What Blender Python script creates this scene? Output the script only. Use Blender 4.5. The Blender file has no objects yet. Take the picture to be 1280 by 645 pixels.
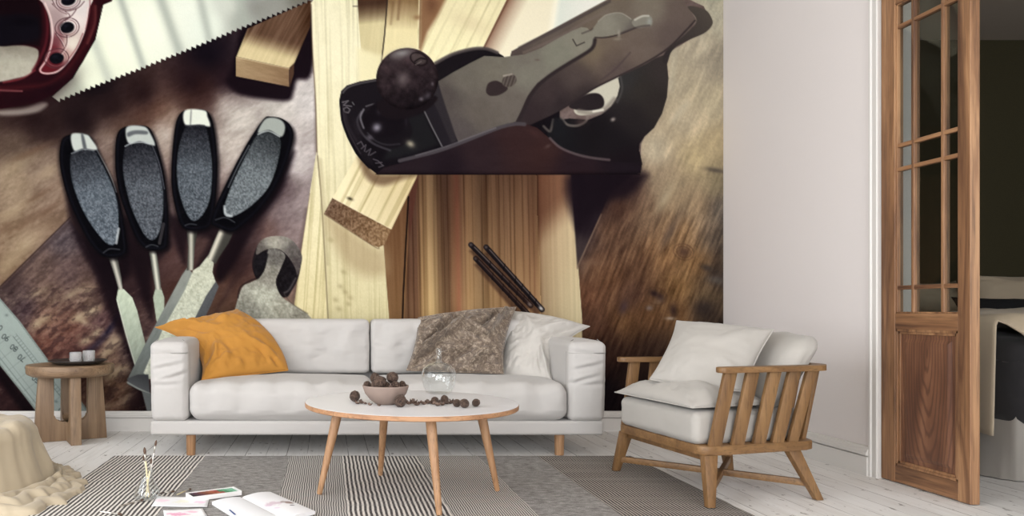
import bpy, bmesh, math, random
import numpy as np
from mathutils import Vector, Matrix, noise
C = bpy.context.scene.collection
PI = math.pi
CAMZ = 0.85; F = 950.0
def P(px, py, d):
    "room position seen at pixel (px,py) of the photograph at distance d into the room"
    return Vector(((px-409)/F*d, d, CAMZ-(py-386)/F*d))
def s2l(c):
    return tuple((v/12.92 if v <= .04045 else ((v+.055)/1.055)**2.4) for v in [x/255 for x in c])+(1,)
# ---------------------------------------------------------------- materials
def mat_new(name, col=(200,200,200), rough=.6, **kw):
    m = bpy.data.materials.new(name); m.use_nodes = True
    b = m.node_tree.nodes['Principled BSDF']
    b.inputs['Base Color'].default_value = s2l(col); b.inputs['Roughness'].default_value = rough
    for k, v in kw.items(): b.inputs[k.replace('_', ' ')].default_value = v
    return m
class N:
    "tiny node helper"
    def __init__(s, m): s.m = m; s.t = m.node_tree; s.b = s.t.nodes['Principled BSDF']
    def n(s, typ, **kw):
        o = s.t.nodes.new(typ)
        for k, v in kw.items():
            if k in o.inputs.keys(): o.inputs[k].default_value = v
            else: setattr(o, k, v)
        return o
    def l(s, a, b): s.t.links.new(a, b)
    def coord(s, scale=(1,1,1), rot=(0,0,0), loc=(0,0,0)):
        tc = s.n('ShaderNodeTexCoord'); mp = s.n('ShaderNodeMapping')
        mp.inputs['Scale'].default_value = scale; mp.inputs['Rotation'].default_value = rot; mp.inputs['Location'].default_value = loc
        s.l(tc.outputs['Object'], mp.inputs['Vector']); return mp.outputs['Vector']
    def noise(s, vec, scale, detail=4, rough=.55, dist=0):
        o = s.n('ShaderNodeTexNoise'); o.inputs['Scale'].default_value = scale; o.inputs['Detail'].default_value = detail
        o.inputs['Roughness'].default_value = rough; o.inputs['Distortion'].default_value = dist; s.l(vec, o.inputs['Vector']); return o.outputs['Fac']
    def ramp(s, fac, stops, interp='LINEAR'):
        o = s.n('ShaderNodeValToRGB'); e = o.color_ramp; e.interpolation = interp
        while len(e.elements) < len(stops): e.elements.new(.5)
        for i, (p, c) in enumerate(stops): e.elements[i].position = p; e.elements[i].color = s2l(c)
        s.l(fac, o.inputs['Fac']); return o.outputs['Color']
    def mix(s, a, b, fac, mode='MIX'):
        o = s.n('ShaderNodeMix'); o.data_type = 'RGBA'; o.blend_type = mode
        if isinstance(fac, (int, float)): o.inputs[0].default_value = fac
        else: s.l(fac, o.inputs[0])
        for sock, v in ((o.inputs[6], a), (o.inputs[7], b)):
            if isinstance(v, tuple): sock.default_value = s2l(v)
            else: s.l(v, sock)
        return o.outputs[2]
    def math(s, op, a, b=0, c=0):
        o = s.n('ShaderNodeMath'); o.operation = op
        for i, v in enumerate((a, b, c)):
            if isinstance(v, (int, float)): o.inputs[i].default_value = v
            else: s.l(v, o.inputs[i])
        return o.outputs[0]
    def bump(s, h, st=.3, dist=.002):
        o = s.n('ShaderNodeBump'); o.inputs['Strength'].default_value = st; o.inputs['Distance'].default_value = dist
        s.l(h, o.inputs['Height']); s.l(o.outputs['Normal'], s.b.inputs['Normal'])
    def col(s, c): s.l(c, s.b.inputs['Base Color'])
def fabric(name, c, dark=.93, weave=600, rough=.95, bump=.25):
    m = mat_new(name, c, rough); n = N(m); v = n.coord()
    f = n.noise(v, 6, 3); c2 = tuple(x*dark for x in c)
    w = n.noise(v, weave, 2, .7)
    a = n.mix(c, c2, f)
    n.col(n.mix(a, tuple(x*.9 for x in c), n.math('MULTIPLY', w, .35)))
    n.b.inputs['Sheen Weight'].default_value = .15
    n.bump(w, bump, .0015); return m
def wood(name, c1, c2, c3, axis=2, scale=1.0, rough=.5, ring=9):
    m = mat_new(name, c1, rough); n = N(m)
    sc = [14, 14, 14]; sc[axis] = 1.1
    v = n.coord(tuple(x*scale for x in sc)); a = n.noise(v, 1.6, 5, .6, .7)
    sc2 = [90, 90, 90]; sc2[axis] = 3
    v2 = n.coord(tuple(x*scale for x in sc2)); b = n.noise(v2, 2, 3, .6)
    col = n.ramp(a, [(.32, c2), (.5, c1), (.68, c3)])
    n.col(n.mix(col, tuple(x*.62 for x in c2), n.math('MULTIPLY', n.math('MINIMUM', n.math('MAXIMUM', n.math('MULTIPLY', n.math('SUBTRACT', b, .52), 6), 0), 1), .5)))
    n.bump(b, .15, .001); return m
# ---------------------------------------------------------------- object bookkeeping
def root_m(o):
    while o.parent: o = o.parent
    return Matrix.Translation(o.location) @ o.rotation_euler.to_matrix().to_4x4()
def tag(o, label=None, cat=None, group=None, kind=None):
    if label: o['label'] = label
    if cat: o['category'] = cat
    if group: o['group'] = group
    if kind: o['kind'] = kind
    return o
def thing(name, label, cat, loc, rz=0, group=None):
    o = bpy.data.objects.new(name, None); C.objects.link(o); o.empty_display_size = .1
    o.location = loc; o.rotation_euler = (0, 0, rz); return tag(o, label, cat, group)
def obj(name, bm, mats, parent=None, smooth=True, loc=None, label=None, cat=None, group=None, kind=None, rz=0):
    "links one mesh object; bm is in room coordinates"
    me = bpy.data.meshes.new(name)
    bmesh.ops.recalc_face_normals(bm, faces=bm.faces) if not getattr(bm, 'keepn', False) else None
    o = bpy.data.objects.new(name, me); C.objects.link(o)
    if parent is not None:
        o.parent = parent; bm.transform(root_m(parent).inverted())
    else:
        if loc is None:
            vs = [v.co for v in bm.verts]
            loc = Vector((sum(v.x for v in vs)/len(vs), sum(v.y for v in vs)/len(vs), min(v.z for v in vs)))
            if kind == 'structure': loc = Vector((0, 0, 0))
        o.location = loc; o.rotation_euler = (0, 0, rz)
        bm.transform((Matrix.Translation(loc) @ Matrix.Rotation(rz, 4, 'Z')).inverted())
    bm.to_mesh(me); bm.free()
    for f in me.polygons: f.use_smooth = smooth
    for m in (mats if isinstance(mats, (list, tuple)) else [mats]): me.materials.append(m)
    return tag(o, label, cat, group, kind)
def struct(name, bm, m, parent=None, smooth=False):
    o = obj(name, bm, m, parent, smooth, kind=None if parent else 'structure'); return o
def sharp(o, ang=35):
    me = o.data
    b = bmesh.new(); b.from_mesh(me)
    for e in b.edges:
        if len(e.link_faces) == 2 and e.calc_face_angle(0) > math.radians(ang): e.smooth = False
    b.to_mesh(me); b.free(); return o
def copy_tree(o, parent=None):
    c = o.copy(); C.objects.link(c)
    if parent: c.parent = parent
    for ch in list(o.children): copy_tree(ch, c)
    return c
# ---------------------------------------------------------------- shapes
def B(): return bmesh.new()
def box(bm, lo, hi, bev=0, seg=2, mi=0):
    r = bmesh.ops.create_cube(bm, size=1); vs = r['verts']
    for v in vs: v.co = Vector([lo[i]+(v.co[i]+.5)*(hi[i]-lo[i]) for i in range(3)])
    fs = list({f for v in vs for f in v.link_faces})
    for f in fs: f.material_index = mi
    if bev:
        es = list({e for v in vs for e in v.link_edges})
        bmesh.ops.bevel(bm, geom=es, offset=bev, segments=seg, affect='EDGES', profile=.5)
    return bm
def bar(bm, a, b, w, h, up=(0,0,1), bev=.003, w2=None, h2=None):
    "rectangular bar from a to b; w across, h along up"
    a = Vector(a); b = Vector(b); d = (b-a).normalized(); up = Vector(up)
    s = d.cross(up).normalized(); u = s.cross(d).normalized(); w2 = w2 or w; h2 = h2 or h
    vs = []
    for p, ww, hh in ((a, w, h), (b, w2, h2)):
        for i, j in ((-1,-1),(1,-1),(1,1),(-1,1)): vs.append(bm.verts.new(p+s*ww/2*i+u*hh/2*j))
    fs = [bm.faces.new([vs[i] for i in q]) for q in ((0,1,2,3),(7,6,5,4),(0,4,5,1),(1,5,6,2),(2,6,7,3),(3,7,4,0))]
    if bev: bmesh.ops.bevel(bm, geom=list({e for f in fs for e in f.edges}), offset=bev, segments=2, affect='EDGES', profile=.5)
    return bm
def vbar(bm, a, b, ax, ay, bev=.003, ax2=None, ay2=None):
    "leg from a to b with horizontal end cuts; ax, ay half-extent vectors (horizontal)"
    a = Vector(a); b = Vector(b); ax = Vector(ax); ay = Vector(ay); ax2 = Vector(ax2) if ax2 else ax; ay2 = Vector(ay2) if ay2 else ay
    vs = []
    for p, X, Y in ((a, ax, ay), (b, ax2, ay2)):
        for i, j in ((-1,-1),(1,-1),(1,1),(-1,1)): vs.append(bm.verts.new(p+X*i+Y*j))
    fs = [bm.faces.new([vs[i] for i in q]) for q in ((0,1,2,3),(7,6,5,4),(0,4,5,1),(1,5,6,2),(2,6,7,3),(3,7,4,0))]
    if bev: bmesh.ops.bevel(bm, geom=list({e for f in fs for e in f.edges}), offset=bev, segments=2, affect='EDGES', profile=.5)
    return bm
def tube(bm, pts, rad, n=10, closed=False, cap=True):
    pts = [Vector(p) for p in pts]; m = len(pts); rings = []
    rad = rad if isinstance(rad, (list, tuple)) else [rad]*m
    ref = None
    for i, p in enumerate(pts):
        t = (pts[(i+1) % m]-pts[i-1]) if closed else (pts[min(i+1, m-1)]-pts[max(i-1, 0)])
        t.normalize()
        if ref is None: ref = Vector((0,0,1)) if abs(t.z) < .9 else Vector((1,0,0))
        s = t.cross(ref).normalized(); u = s.cross(t).normalized(); ref = u
        rings.append([bm.verts.new(p+(s*math.cos(2*PI*k/n)+u*math.sin(2*PI*k/n))*rad[i]) for k in range(n)])
    for i in range(m if closed else m-1):
        a = rings[i]; b = rings[(i+1) % m]
        for k in range(n): bm.faces.new((a[k], a[(k+1) % n], b[(k+1) % n], b[k]))
    if cap and not closed: bm.faces.new(rings[0]); bm.faces.new(rings[-1][::-1])
    return bm
def lathe(bm, prof, c=(0,0,0), n=40, rfun=None):
    c = Vector(c); rings = []
    for (r, z) in prof:
        if r < 1e-5: rings.append([bm.verts.new(c+Vector((0,0,z)))])
        else: rings.append([bm.verts.new(c+Vector((r*math.cos(2*PI*k/n), r*math.sin(2*PI*k/n), z))) for k in range(n)])
    for a, b in zip(rings, rings[1:]):
        for k in range(n):
            k2 = (k+1) % n
            if len(a) == 1 and len(b) == 1: continue
            if len(a) == 1: bm.faces.new((a[0], b[k2], b[k]))
            elif len(b) == 1: bm.faces.new((a[k], a[k2], b[0]))
            else: bm.faces.new((a[k], a[k2], b[k2], b[k]))
    return bm
def prism(bm, pts, z0, z1, bev=0):
    "closed outline (x,y) extruded from z0 to z1"
    a = [bm.verts.new((x, y, z0)) for x, y in pts]; b = [bm.verts.new((x, y, z1)) for x, y in pts]; n = len(pts)
    fs = [bm.faces.new(a[::-1]), bm.faces.new(b)]
    es = [e for f in fs for e in f.edges]
    for k in range(n): bm.faces.new((a[k], a[(k+1) % n], b[(k+1) % n], b[k]))
    if bev: bmesh.ops.bevel(bm, geom=es, offset=bev, segments=2, affect='EDGES', profile=.5)
    return bm
def rounded(pts, r, n=5):
    out = []; m = len(pts)
    for i in range(m):
        a = Vector(pts[i-1]).to_2d() if len(pts[i-1]) > 2 else Vector(pts[i-1]); p = Vector(pts[i]); b = Vector(pts[(i+1) % m])
        u = (a-p).normalized(); w = (b-p).normalized(); rr = min(r, (a-p).length/2.2, (b-p).length/2.2)
        for k in range(n+1):
            t = k/n; q = p+u*rr*(1-t)**2+w*rr*t**2; out.append((q.x, q.y))
    return out
def nz(p, s, seed=0): return noise.fractal(Vector(p)*s+Vector((seed*7.1, seed*3.3, seed*5.7)), .6, 2.1, 4)
def softbox(bm, lo, hi, r=.05, bulge=(.01,.01,.02), n=22, wr=.003, ws=9, seed=1, fn=None):
    "upholstered block: rounded edges, faces bulging outwards, fine wrinkles"
    lo = Vector(lo); hi = Vector(hi); c = (lo+hi)/2; h = (hi-lo)/2
    verts = {}
    def key(p): return tuple(round(x, 5) for x in p)
    def getv(p):
        k = key(p)
        if k in verts: return verts[k]
        q = Vector([p[i]*h[i] for i in range(3)])
        inner = Vector([max(-(h[i]-r), min(h[i]-r, q[i])) for i in range(3)])
        d = q-inner
        if d.length > 1e-9:
            # even spread over the rounded corner
            dn = Vector([math.tan((d[i]/r)*PI/4) for i in range(3)]); dn.normalize(); q2 = inner+dn*r
        else: q2 = q
        g = [1-p[i]*p[i] for i in range(3)]
        q2 = q2+Vector((bulge[0]*(1 if p[0] > 0 else -1)*abs(p[0])**3*g[1]*g[2], bulge[1]*(1 if p[1] > 0 else -1)*abs(p[1])**3*g[0]*g[2], bulge[2]*(1 if p[2] > 0 else -1)*abs(p[2])**3*(g[0]*g[1])**.7))
        w = c+q2
        nrm = q2.normalized()
        w = w+nrm*nz(w, ws, seed)*wr
        if fn: w = fn(w, p)
        verts[k] = bm.verts.new(w); return verts[k]
    m = n
    def samp(t, hh):
        # denser near the edges
        return t
    for ax in range(3):
        for sg in (-1, 1):
            o1, o2 = [i for i in range(3) if i != ax]
            def lin(hh):
                e = [-1]+[ -1+ (r/hh)*k/4 for k in range(1, 4)] ; mid = [-1+r/hh+(2-2*r/hh)*k/m for k in range(m+1)]
                return e+mid+[ -x for x in e[::-1]]
            A = lin(h[o1]); Bq = lin(h[o2]); grid = []
            for a in A:
                row = []
                for b in Bq:
                    p = [0, 0, 0]; p[ax] = sg; p[o1] = a; p[o2] = b; row.append(getv(p))
                grid.append(row)
            for i in range(len(A)-1):
                for j in range(len(Bq)-1):
                    q = (grid[i][j], grid[i+1][j], grid[i+1][j+1], grid[i][j+1])
                    try: bm.faces.new(q)
                    except ValueError: pass
    return bm
def pillow(bm, bl, br, tr, tl, T=.14, pinch=(.03,.03,.03,.03), n=40, wr=.004, seed=1, pw=.5, corner=.0, folds=(), drop=.0, backT=None, toward=None):
    "stuffed square cushion between four corner points, with pinched edges and creases"
    bl, br, tr, tl = map(Vector, (bl, br, tr, tl)); backT = T if backT is None else backT
    nr = ((br-bl).cross(tl-bl)+(br-tr).cross(tl-tr)*-1)
    nr = ((br-tl).cross(tr-bl)).normalized()
    tw = Vector(toward) if toward else Vector((0, 0, CAMZ))
    if nr.dot(tw-(bl+tr)/2) < 0: nr = -nr
    ctr = (bl+br+tr+tl)/4
    def base(u, v):
        p = bl*(1-u)*(1-v)+br*u*(1-v)+tr*u*v+tl*(1-u)*v
        up = ((tl-bl)*(1-u)+(tr-br)*u).normalized(); rt = ((br-bl)*(1-v)+(tr-tl)*v).normalized()
        su = 4*u*(1-u); sv = 4*v*(1-v)
        p = p+up*pinch[0]*su*(1-v)**2-up*pinch[2]*su*v**2-rt*pinch[1]*sv*u**2+rt*pinch[3]*sv*(1-u)**2
        return p
    G = {}
    for side in (1, -1):
        for i in range(n+1):
            for j in range(n+1):
                edge = i in (0, n) or j in (0, n)
                if side == -1 and edge: G[side, i, j] = G[1, i, j]; continue
                u = .5-.5*math.cos(PI*i/n); v = .5-.5*math.cos(PI*j/n)
                u = .5*u+.5*i/n; v = .5*v+.5*j/n
                p = base(u, v)
                if not edge:
                    f = (16*u*(1-u)*v*(1-v))**pw
                    t = (T if side == 1 else backT)/2
                    p = p+nr*side*t*f
                    w = 0
                    ed = min(u, 1-u, v, 1-v)
                    # short creases running in from the seams, long soft folds
                    a = math.atan2(v-.5, u-.5); rr = math.hypot(u-.5, v-.5)
                    w += wr*1.6*math.sin(a*17+3*nz((u*3, v*3, seed), 1, seed))*max(0, min(1, (rr-.22)*4))*min(1, ed*14)*(.5+nz((u*4, v*4, 1), 1, seed+3))
                    w += wr*2.2*nz((u*2.5, v*2.5, side), 1.3, seed)
                    if side == 1:
                        for (u0, v0, u1, v1, wd, hh) in folds:
                            dx, dy = u1-u0, v1-v0; tt = max(0, min(1, ((u-u0)*dx+(v-v0)*dy)/(dx*dx+dy*dy)))
                            wob = .02*nz((u*5, v*5, 2), 1, seed+9)
                            dd = (math.hypot(u-u0-tt*dx, v-v0-tt*dy)+wob)/wd
                            w += hh*math.exp(-dd*dd)*math.sin(PI*min(1, max(.12, tt)*.9+.05))
                    p = p+nr*side*w*min(1, ed*10)
                G[side, i, j] = bm.verts.new(p)
    for side in (1, -1):
        for i in range(n):
            for j in range(n):
                q = (G[side, i, j], G[side, i+1, j], G[side, i+1, j+1], G[side, i, j+1])
                bm.faces.new(q if side == 1 else q[::-1])
    edge = [base(i/n, 0) for i in range(n)]+[base(1, i/n) for i in range(n)]+[base(1-i/n, 1) for i in range(n)]+[base(0, 1-i/n) for i in range(n)]
    return edge
# ---------------------------------------------------------------- printed mural: colours of the print, one value per mesh vertex

MW, MH = 905, 516
def paint_mural():
    rng = np.random.RandomState(7)
    YY, XX = np.mgrid[0:MH, 0:MW].astype(np.float32)
    img = np.zeros((MH, MW, 3), np.float32)
    def vnoise(u, v, seed):
        r = np.random.RandomState(seed); N = 128
        lat = r.rand(N, N).astype(np.float32)
        ui = np.floor(u).astype(int); vi = np.floor(v).astype(int)
        fu = u-ui; fv = v-vi
        fu = fu*fu*(3-2*fu); fv = fv*fv*(3-2*fv)
        a = lat[vi % N, ui % N]; b = lat[vi % N, (ui+1) % N]; c = lat[(vi+1) % N, ui % N]; d = lat[(vi+1) % N, (ui+1) % N]
        return (a*(1-fu)+b*fu)*(1-fv)+(c*(1-fu)+d*fu)*fv
    def fbm(su, sv, ang=0, seed=1, oct=4, x=None, y=None):
        x = XX if x is None else x; y = YY if y is None else y
        c, s = math.cos(math.radians(ang)), math.sin(math.radians(ang))
        u = (x*c+y*s); v = (-x*s+y*c); t = 0; a = 0.5; tot = 0
        for k in range(oct):
            t = t+a*vnoise(u/su*2**k+17*k, v/sv*2**k+31*k, seed*13+k); tot += a; a *= 0.55
        return t/tot*2-1
    def spl(p, closed=True, n=6):
        P = np.array(p, float); out = []; m = len(P)
        for i in range(m if closed else m-1):
            if closed: a, b, c, d = P[i-1], P[i], P[(i+1) % m], P[(i+2) % m]
            else: a, b, c, d = P[max(i-1, 0)], P[i], P[i+1], P[min(i+2, m-1)]
            for k in range(n):
                t = k/n
                out.append(0.5*((2*b)+(-a+c)*t+(2*a-5*b+4*c-d)*t*t+(-a+3*b-3*c+d)*t**3))
        if not closed: out.append(P[-1])
        return np.array(out)
    def box(P, pad):
        x0 = int(max(0, P[:, 0].min()-pad)); x1 = int(min(MW, P[:, 0].max()+pad+2)); y0 = int(max(0, P[:, 1].min()-pad)); y1 = int(min(MH, P[:, 1].max()+pad+2))
        return slice(y0, max(y1, y0)), slice(x0, max(x1, x0))
    def dseg(P, closed, sl):
        x = XX[sl]; y = YY[sl]; D = np.full(x.shape, 1e9, np.float32); m = len(P)
        for i in range(m if closed else m-1):
            a = P[i]; b = P[(i+1) % m]; dx, dy = b-a; L = dx*dx+dy*dy+1e-9
            t = np.clip(((x-a[0])*dx+(y-a[1])*dy)/L, 0, 1)
            D = np.minimum(D, (x-a[0]-t*dx)**2+(y-a[1]-t*dy)**2)
        return np.sqrt(D)
    def mask(p, soft=1.0, smooth=True):
        P = spl(p) if smooth else np.array(p, float)
        sl = box(P, soft*1.5+2); x = XX[sl]; y = YY[sl]; ins = np.zeros(x.shape, bool); m = len(P)
        for i in range(m):
            x1, y1 = P[i]; x2, y2 = P[(i+1) % m]
            if y1 == y2: continue
            c = ((y1 > y) != (y2 > y)) & (x < (x2-x1)*(y-y1)/(y2-y1)+x1)
            ins ^= c
        d = dseg(P, True, sl); d = np.where(ins, d, -d)
        t = np.clip(d/soft+0.5, 0, 1)
        return sl, t*t*(3-2*t), d
    def put(sl, m, col, al=1.0):
        col = np.array(col, np.float32) if not isinstance(col, np.ndarray) else col
        a = (m*al)[..., None]
        img[sl] = img[sl]*(1-a)+col*a
    def fill(p, col, soft=1.0, smooth=True, al=1.0):
        sl, m, d = mask(p, soft, smooth); put(sl, m, col, al)
    def tex(p, fn, soft=1.0, smooth=True, al=1.0):
        sl, m, d = mask(p, soft, smooth); put(sl, m, np.clip(fn(XX[sl], YY[sl], d), 0, 255).astype(np.float32), al)
    def stroke(p, w, col, soft=1.0, al=1.0, smooth=True, closed=False, taper=False):
        P = spl(p, closed) if smooth and len(p) > 2 else np.array(p, float)
        sl = box(P, w+soft+2); d = dseg(P, closed, sl)
        t = np.clip((w/2-d)/soft+0.5, 0, 1); put(sl, t*t*(3-2*t), col, al)
    def ell(cx, cy, rx, ry, ang=0, n=20):
        c, s = math.cos(math.radians(ang)), math.sin(math.radians(ang))
        return [(cx+rx*math.cos(t)*c-ry*math.sin(t)*s, cy+rx*math.cos(t)*s+ry*math.sin(t)*c) for t in [2*math.pi*k/n for k in range(n)]]
    def blob(cx, cy, rx, ry, col, al=1.0, ang=0, pw=1.0):
        c, s = math.cos(math.radians(ang)), math.sin(math.radians(ang))
        R = max(rx, ry)*2.6; P = np.array([(cx-R, cy-R), (cx+R, cy+R)]); sl = box(P, 0)
        x = XX[sl]-cx; y = YY[sl]-cy; u = (x*c+y*s)/rx; v = (-x*s+y*c)/ry
        put(sl, np.exp(-(u*u+v*v)**pw), col, al)
    def rbf(pts, sig, x=None, y=None):
        x = XX if x is None else x; y = YY if y is None else y
        A = np.zeros(x.shape+(3,), np.float32); Wt = np.zeros(x.shape, np.float32)+1e-12
        for (px, py, c) in pts:
            d2 = (x-px)**2+(y-py)**2; w = 1/(d2/(sig*sig)+0.16)**1.7
            A += w[..., None]*np.array(c, np.float32); Wt += w
        return A/Wt[..., None]
    def lerp(a, b, t): return np.array(a, np.float32)*(1-t[..., None])+np.array(b, np.float32)*t[..., None]
    def ramp(x, y, ax, ay, bx, by):
        dx, dy = bx-ax, by-ay
        return np.clip(((x-ax)*dx+(y-ay)*dy)/(dx*dx+dy*dy), 0, 1)
    def grain(x, y, ang, period, seed, amp, long=60):
        return fbm(period, long, ang, seed, 3, x, y)*amp
    # ---- table top
    base = rbf([(20,150,(58,38,36)),(60,160,(48,30,30)),(20,175,(110,92,78)),(60,200,(140,120,104)),(20,230,(168,148,124)),(70,240,(150,128,110)),(20,290,(158,136,112)),(60,290,(140,116,96)),
        (15,335,(140,116,92)),(40,150,(40,22,24)),(100,150,(30,16,20)),(140,135,(34,17,20)),(180,120,(34,16,20)),(240,105,(30,12,20)),(120,100,(20,10,18)),(260,70,(16,8,22)),(180,148,(92,62,50)),(150,158,(95,70,58)),(200,138,(110,78,62)),(235,128,(72,44,36)),
        (260,125,(70,42,36)),(283,100,(30,12,22)),(255,112,(52,26,24)),(220,148,(170,150,134)),(140,175,(150,132,120)),(205,165,(204,194,182)),(280,132,(206,198,188)),(300,150,(210,204,194)),(385,125,(212,206,202)),(350,135,(204,198,190)),(290,180,(192,182,172)),(370,200,(202,194,190)),(385,260,(168,154,152)),
        (355,265,(140,124,124)),(345,235,(80,62,66)),(215,260,(110,92,88)),(215,320,(92,66,62)),(215,370,(86,58,50)),(225,300,(84,62,60)),(300,330,(78,52,48)),(290,360,(96,68,56)),(330,290,(118,92,86)),(375,300,(150,132,130)),(280,390,(92,66,52)),(370,360,(140,112,100)),
        (380,390,(150,130,110)),(120,330,(26,14,22)),(170,330,(50,32,34)),(175,365,(60,40,42)),(182,400,(88,66,62)),(190,430,(88,68,64))], 40)
    img[:] = base
    n1 = fbm(26, 14, -35, 3); n2 = fbm(5, 3, -35, 4, 3); n3 = fbm(60, 6, -28, 5, 3)
    n4 = fbm(2.4, 9, 58, 6, 3)
    img += (n1*17+n2*13+n3*8+n4*9)[..., None]*np.clip(base.mean(-1, keepdims=True)/130, 0.15, 1)
    # pale worn patches on the left board
    for cx, cy, rx, ry, a in [(35,303,26,9,-38),(10,330,22,8,-40),(22,205,30,10,-25),(60,215,16,8,-30),(18,262,24,6,-30)]: blob(cx, cy, rx, ry, (196,178,146), 0.45, a)
    for cx, cy, rx, ry, a in [(30,280,22,5,-35),(62,262,18,4,-35),(8,285,10,5,-40),(40,190,30,4,-25),(48,245,20,3,-33)]: blob(cx, cy, rx, ry, (112,84,64), 0.5, a)
    # second board below the seam
    lowpts = [(50,330,(88,72,66)),(80,300,(86,76,78)),(20,375,(72,58,56)),(90,345,(84,68,66)),(60,370,(96,78,68)),(110,360,(94,76,66)),(30,385,(66,52,56)),(60,400,(110,84,70)),(90,410,(98,68,58)),(60,430,(94,62,52)),(130,400,(80,58,58)),(110,440,(80,52,50)),(140,450,(110,88,74)),(110,370,(100,82,70)),
        (150,480,(104,80,62)),(140,505,(84,60,48)),(175,500,(36,22,24)),(165,440,(36,24,28)),(150,400,(60,42,44)),(85,450,(84,56,50)),(120,480,(84,60,50)),(5,480,(44,26,28)),(20,510,(50,32,32)),(170,470,(30,20,24)),(190,450,(60,44,44)),(185,395,(80,60,56)),(130,365,(44,28,30)),(190,340,(70,46,46)),(160,345,(52,34,36)),(140,340,(24,14,22))]
    def lower(x, y, d):
        c = rbf(lowpts, 30, x, y)*1.24
        k = np.clip(c.mean(-1, keepdims=True)/80, 0.3, 1.3)
        return c+((fbm(30, 7, -38, 8, 4, x, y)*22+fbm(4, 2.5, -35, 9, 3, x, y)*17+fbm(70, 3, -42, 10, 3, x, y)*8)[..., None]*np.array([1, .93, .88]))*k
    tex([(-8,368),(87,273),(104,300),(128,345),(150,385),(168,440),(186,520),(-8,520)], lower, 2.5, False)
    stroke([(-5,364),(88,272)], 1.6, (62,44,40), 1.6, 0.85); stroke([(-5,370),(88,278)], 5, (60,46,48), 6, 0.5)
    for cx, cy, rx, ry, a, al in [(48,404,11,5,-40,.7),(58,398,8,4,-20,.45),(100,396,13,5,-25,.75),(118,388,12,6,-30,.75),(105,402,8,4,20,.6),(122,416,8,4,-40,.8),(108,426,10,5,-30,.75),(140,428,16,8,-50,.6),(150,425,9,5,-30,.5),(132,442,14,5,-30,.5),(150,462,14,6,-30,.6),(142,470,16,5,-20,.45),(158,500,12,5,-40,.4),(135,508,10,4,-20,.3),(90,368,14,4,-30,.5),(45,366,12,4,-25,.5),(112,362,10,4,-20,.45)]:
        blob(cx, cy, rx, ry, (196,180,148), al, a)
        blob(cx+rx*.5, cy-ry*.5, rx*.5, ry*.4, (140,112,92), al*.5, a+30)
    stroke([(148,395),(138,412),(122,430),(112,438)], 7, (62,56,78), 7, 0.7); stroke([(146,398),(134,416)], 3, (30,26,44), 3, .7)
    nn = fbm(9, 4, -35, 44, 4)
    sl = (slice(360, 516), slice(0, 190)); put(sl, np.clip(nn[sl]*1.6, 0, .5), (48,30,34), .8); put(sl, np.clip(-nn[sl]*1.2-.25, 0, .5), (190,170,150), .6)
    # light strip under saw handle
    fill([(0,138),(30,135),(52,128),(60,131),(48,140),(25,144),(0,144)], (178,170,160), 7, True, .8)
    # darker shade cast beside and below the chisels, as printed
    for p, al in [([(86,190),(84,250),(95,300),(120,345),(140,400),(160,440),(170,470),(182,515),(150,372),(165,330),(130,230)], .8), ([(148,290),(165,330),(178,372),(192,400),(190,340),(206,318),(212,300),(160,270)], .75),
                  ([(212,270),(218,300),(232,330),(236,300),(262,300),(245,335),(262,320),(275,285),(240,275)], .75), ([(366,190),(350,240),(325,275),(305,310),(285,345),(272,352),(270,330),(292,290)], .88), ([(300,290),(285,360),(262,400),(285,370),(318,320),(335,270),(360,220)], .35)]:
        fill(p, (24,12,20), 12, True, al)
    for p in [[(384,262),(374,330),(366,398)], [(396,120),(397,190)]]: stroke(p, 5, (96,78,74), 6, .5)
    # ---- small block top
    fill([(288,92),(296,60),(310,30),(392,2),(390,90),(372,100),(368,112),(362,125),(340,125),(300,118),(284,104)], (26,12,22), 9, True, 0.97)
    def topf(x, y, d):
        t = ramp(x, y, 345, 45, 338, 70)
        c = lerp((112,84,64), (216,200,156), t*t*(3-2*t))
        c = c+(fbm(3.2, 60, 28, 21, 2, x, y)*(26-14*t))[..., None]
        return c-np.clip((x-372)/14, 0, 1)[..., None]*30*(1-t[..., None])
    tex([(310,36),(296,71),(362,85.5),(368,80),(388,34),(390,0)], topf, 1.6, False)
    tex([(295.5,71),(362,85.5),(362,108.5),(295.5,95.5)], lambda x, y, d: lerp((176,152,116), (150,122,92), ramp(x, y, 296, 70, 362, 100))+(fbm(14, 3, 12, 22, 3, x, y)*12)[..., None], 1.4, False)
    fill([(362,85),(368,79),(368,92),(363,108)], (92,66,50), 1.6, False)
    stroke([(297,72),(362,86)], 1.5, (226,208,166), 1.5, .5, False)
    # ---- planks
    def plank(c1, c2, ax, ay, bx, by, ang, per, amp, seed, fade=None):
        def f(x, y, d):
            c = lerp(c1, c2, ramp(x, y, ax, ay, bx, by))
            g = (-np.clip(fbm(per*.62, 150, ang, seed, 2, x, y)-.02, 0, 1)*amp*4.2+amp*.4+fbm(14, 20, ang, seed+1, 3, x, y)*amp*.7+fbm(1.4, 2, 0, seed+2, 1, x, y)*amp*.35)[..., None]
            return c+g*np.array([1, 1.05, 1.2])
        return f
    tex([(446,-5),(487,-5),(478,90),(455,120),(446,60)], lambda x, y, d: lerp((84,58,42), (218,206,162), np.clip((y-6-(x-446)*-.1)/26, 0, 1)**1.2)+(fbm(4, 40, 5, 31, 2, x, y)*7)[..., None], 1, False)
    tex([(485,-5),(528,-5),(528,100),(474,100)], lambda x, y, d: lerp((150,122,86), (234,222,176), np.clip((y-2)/36, 0, 1))+(fbm(4, 40, 3, 32, 2, x, y)*12*np.clip(1.3-y/50, 0.2, 1))[..., None], 1, False)
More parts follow.
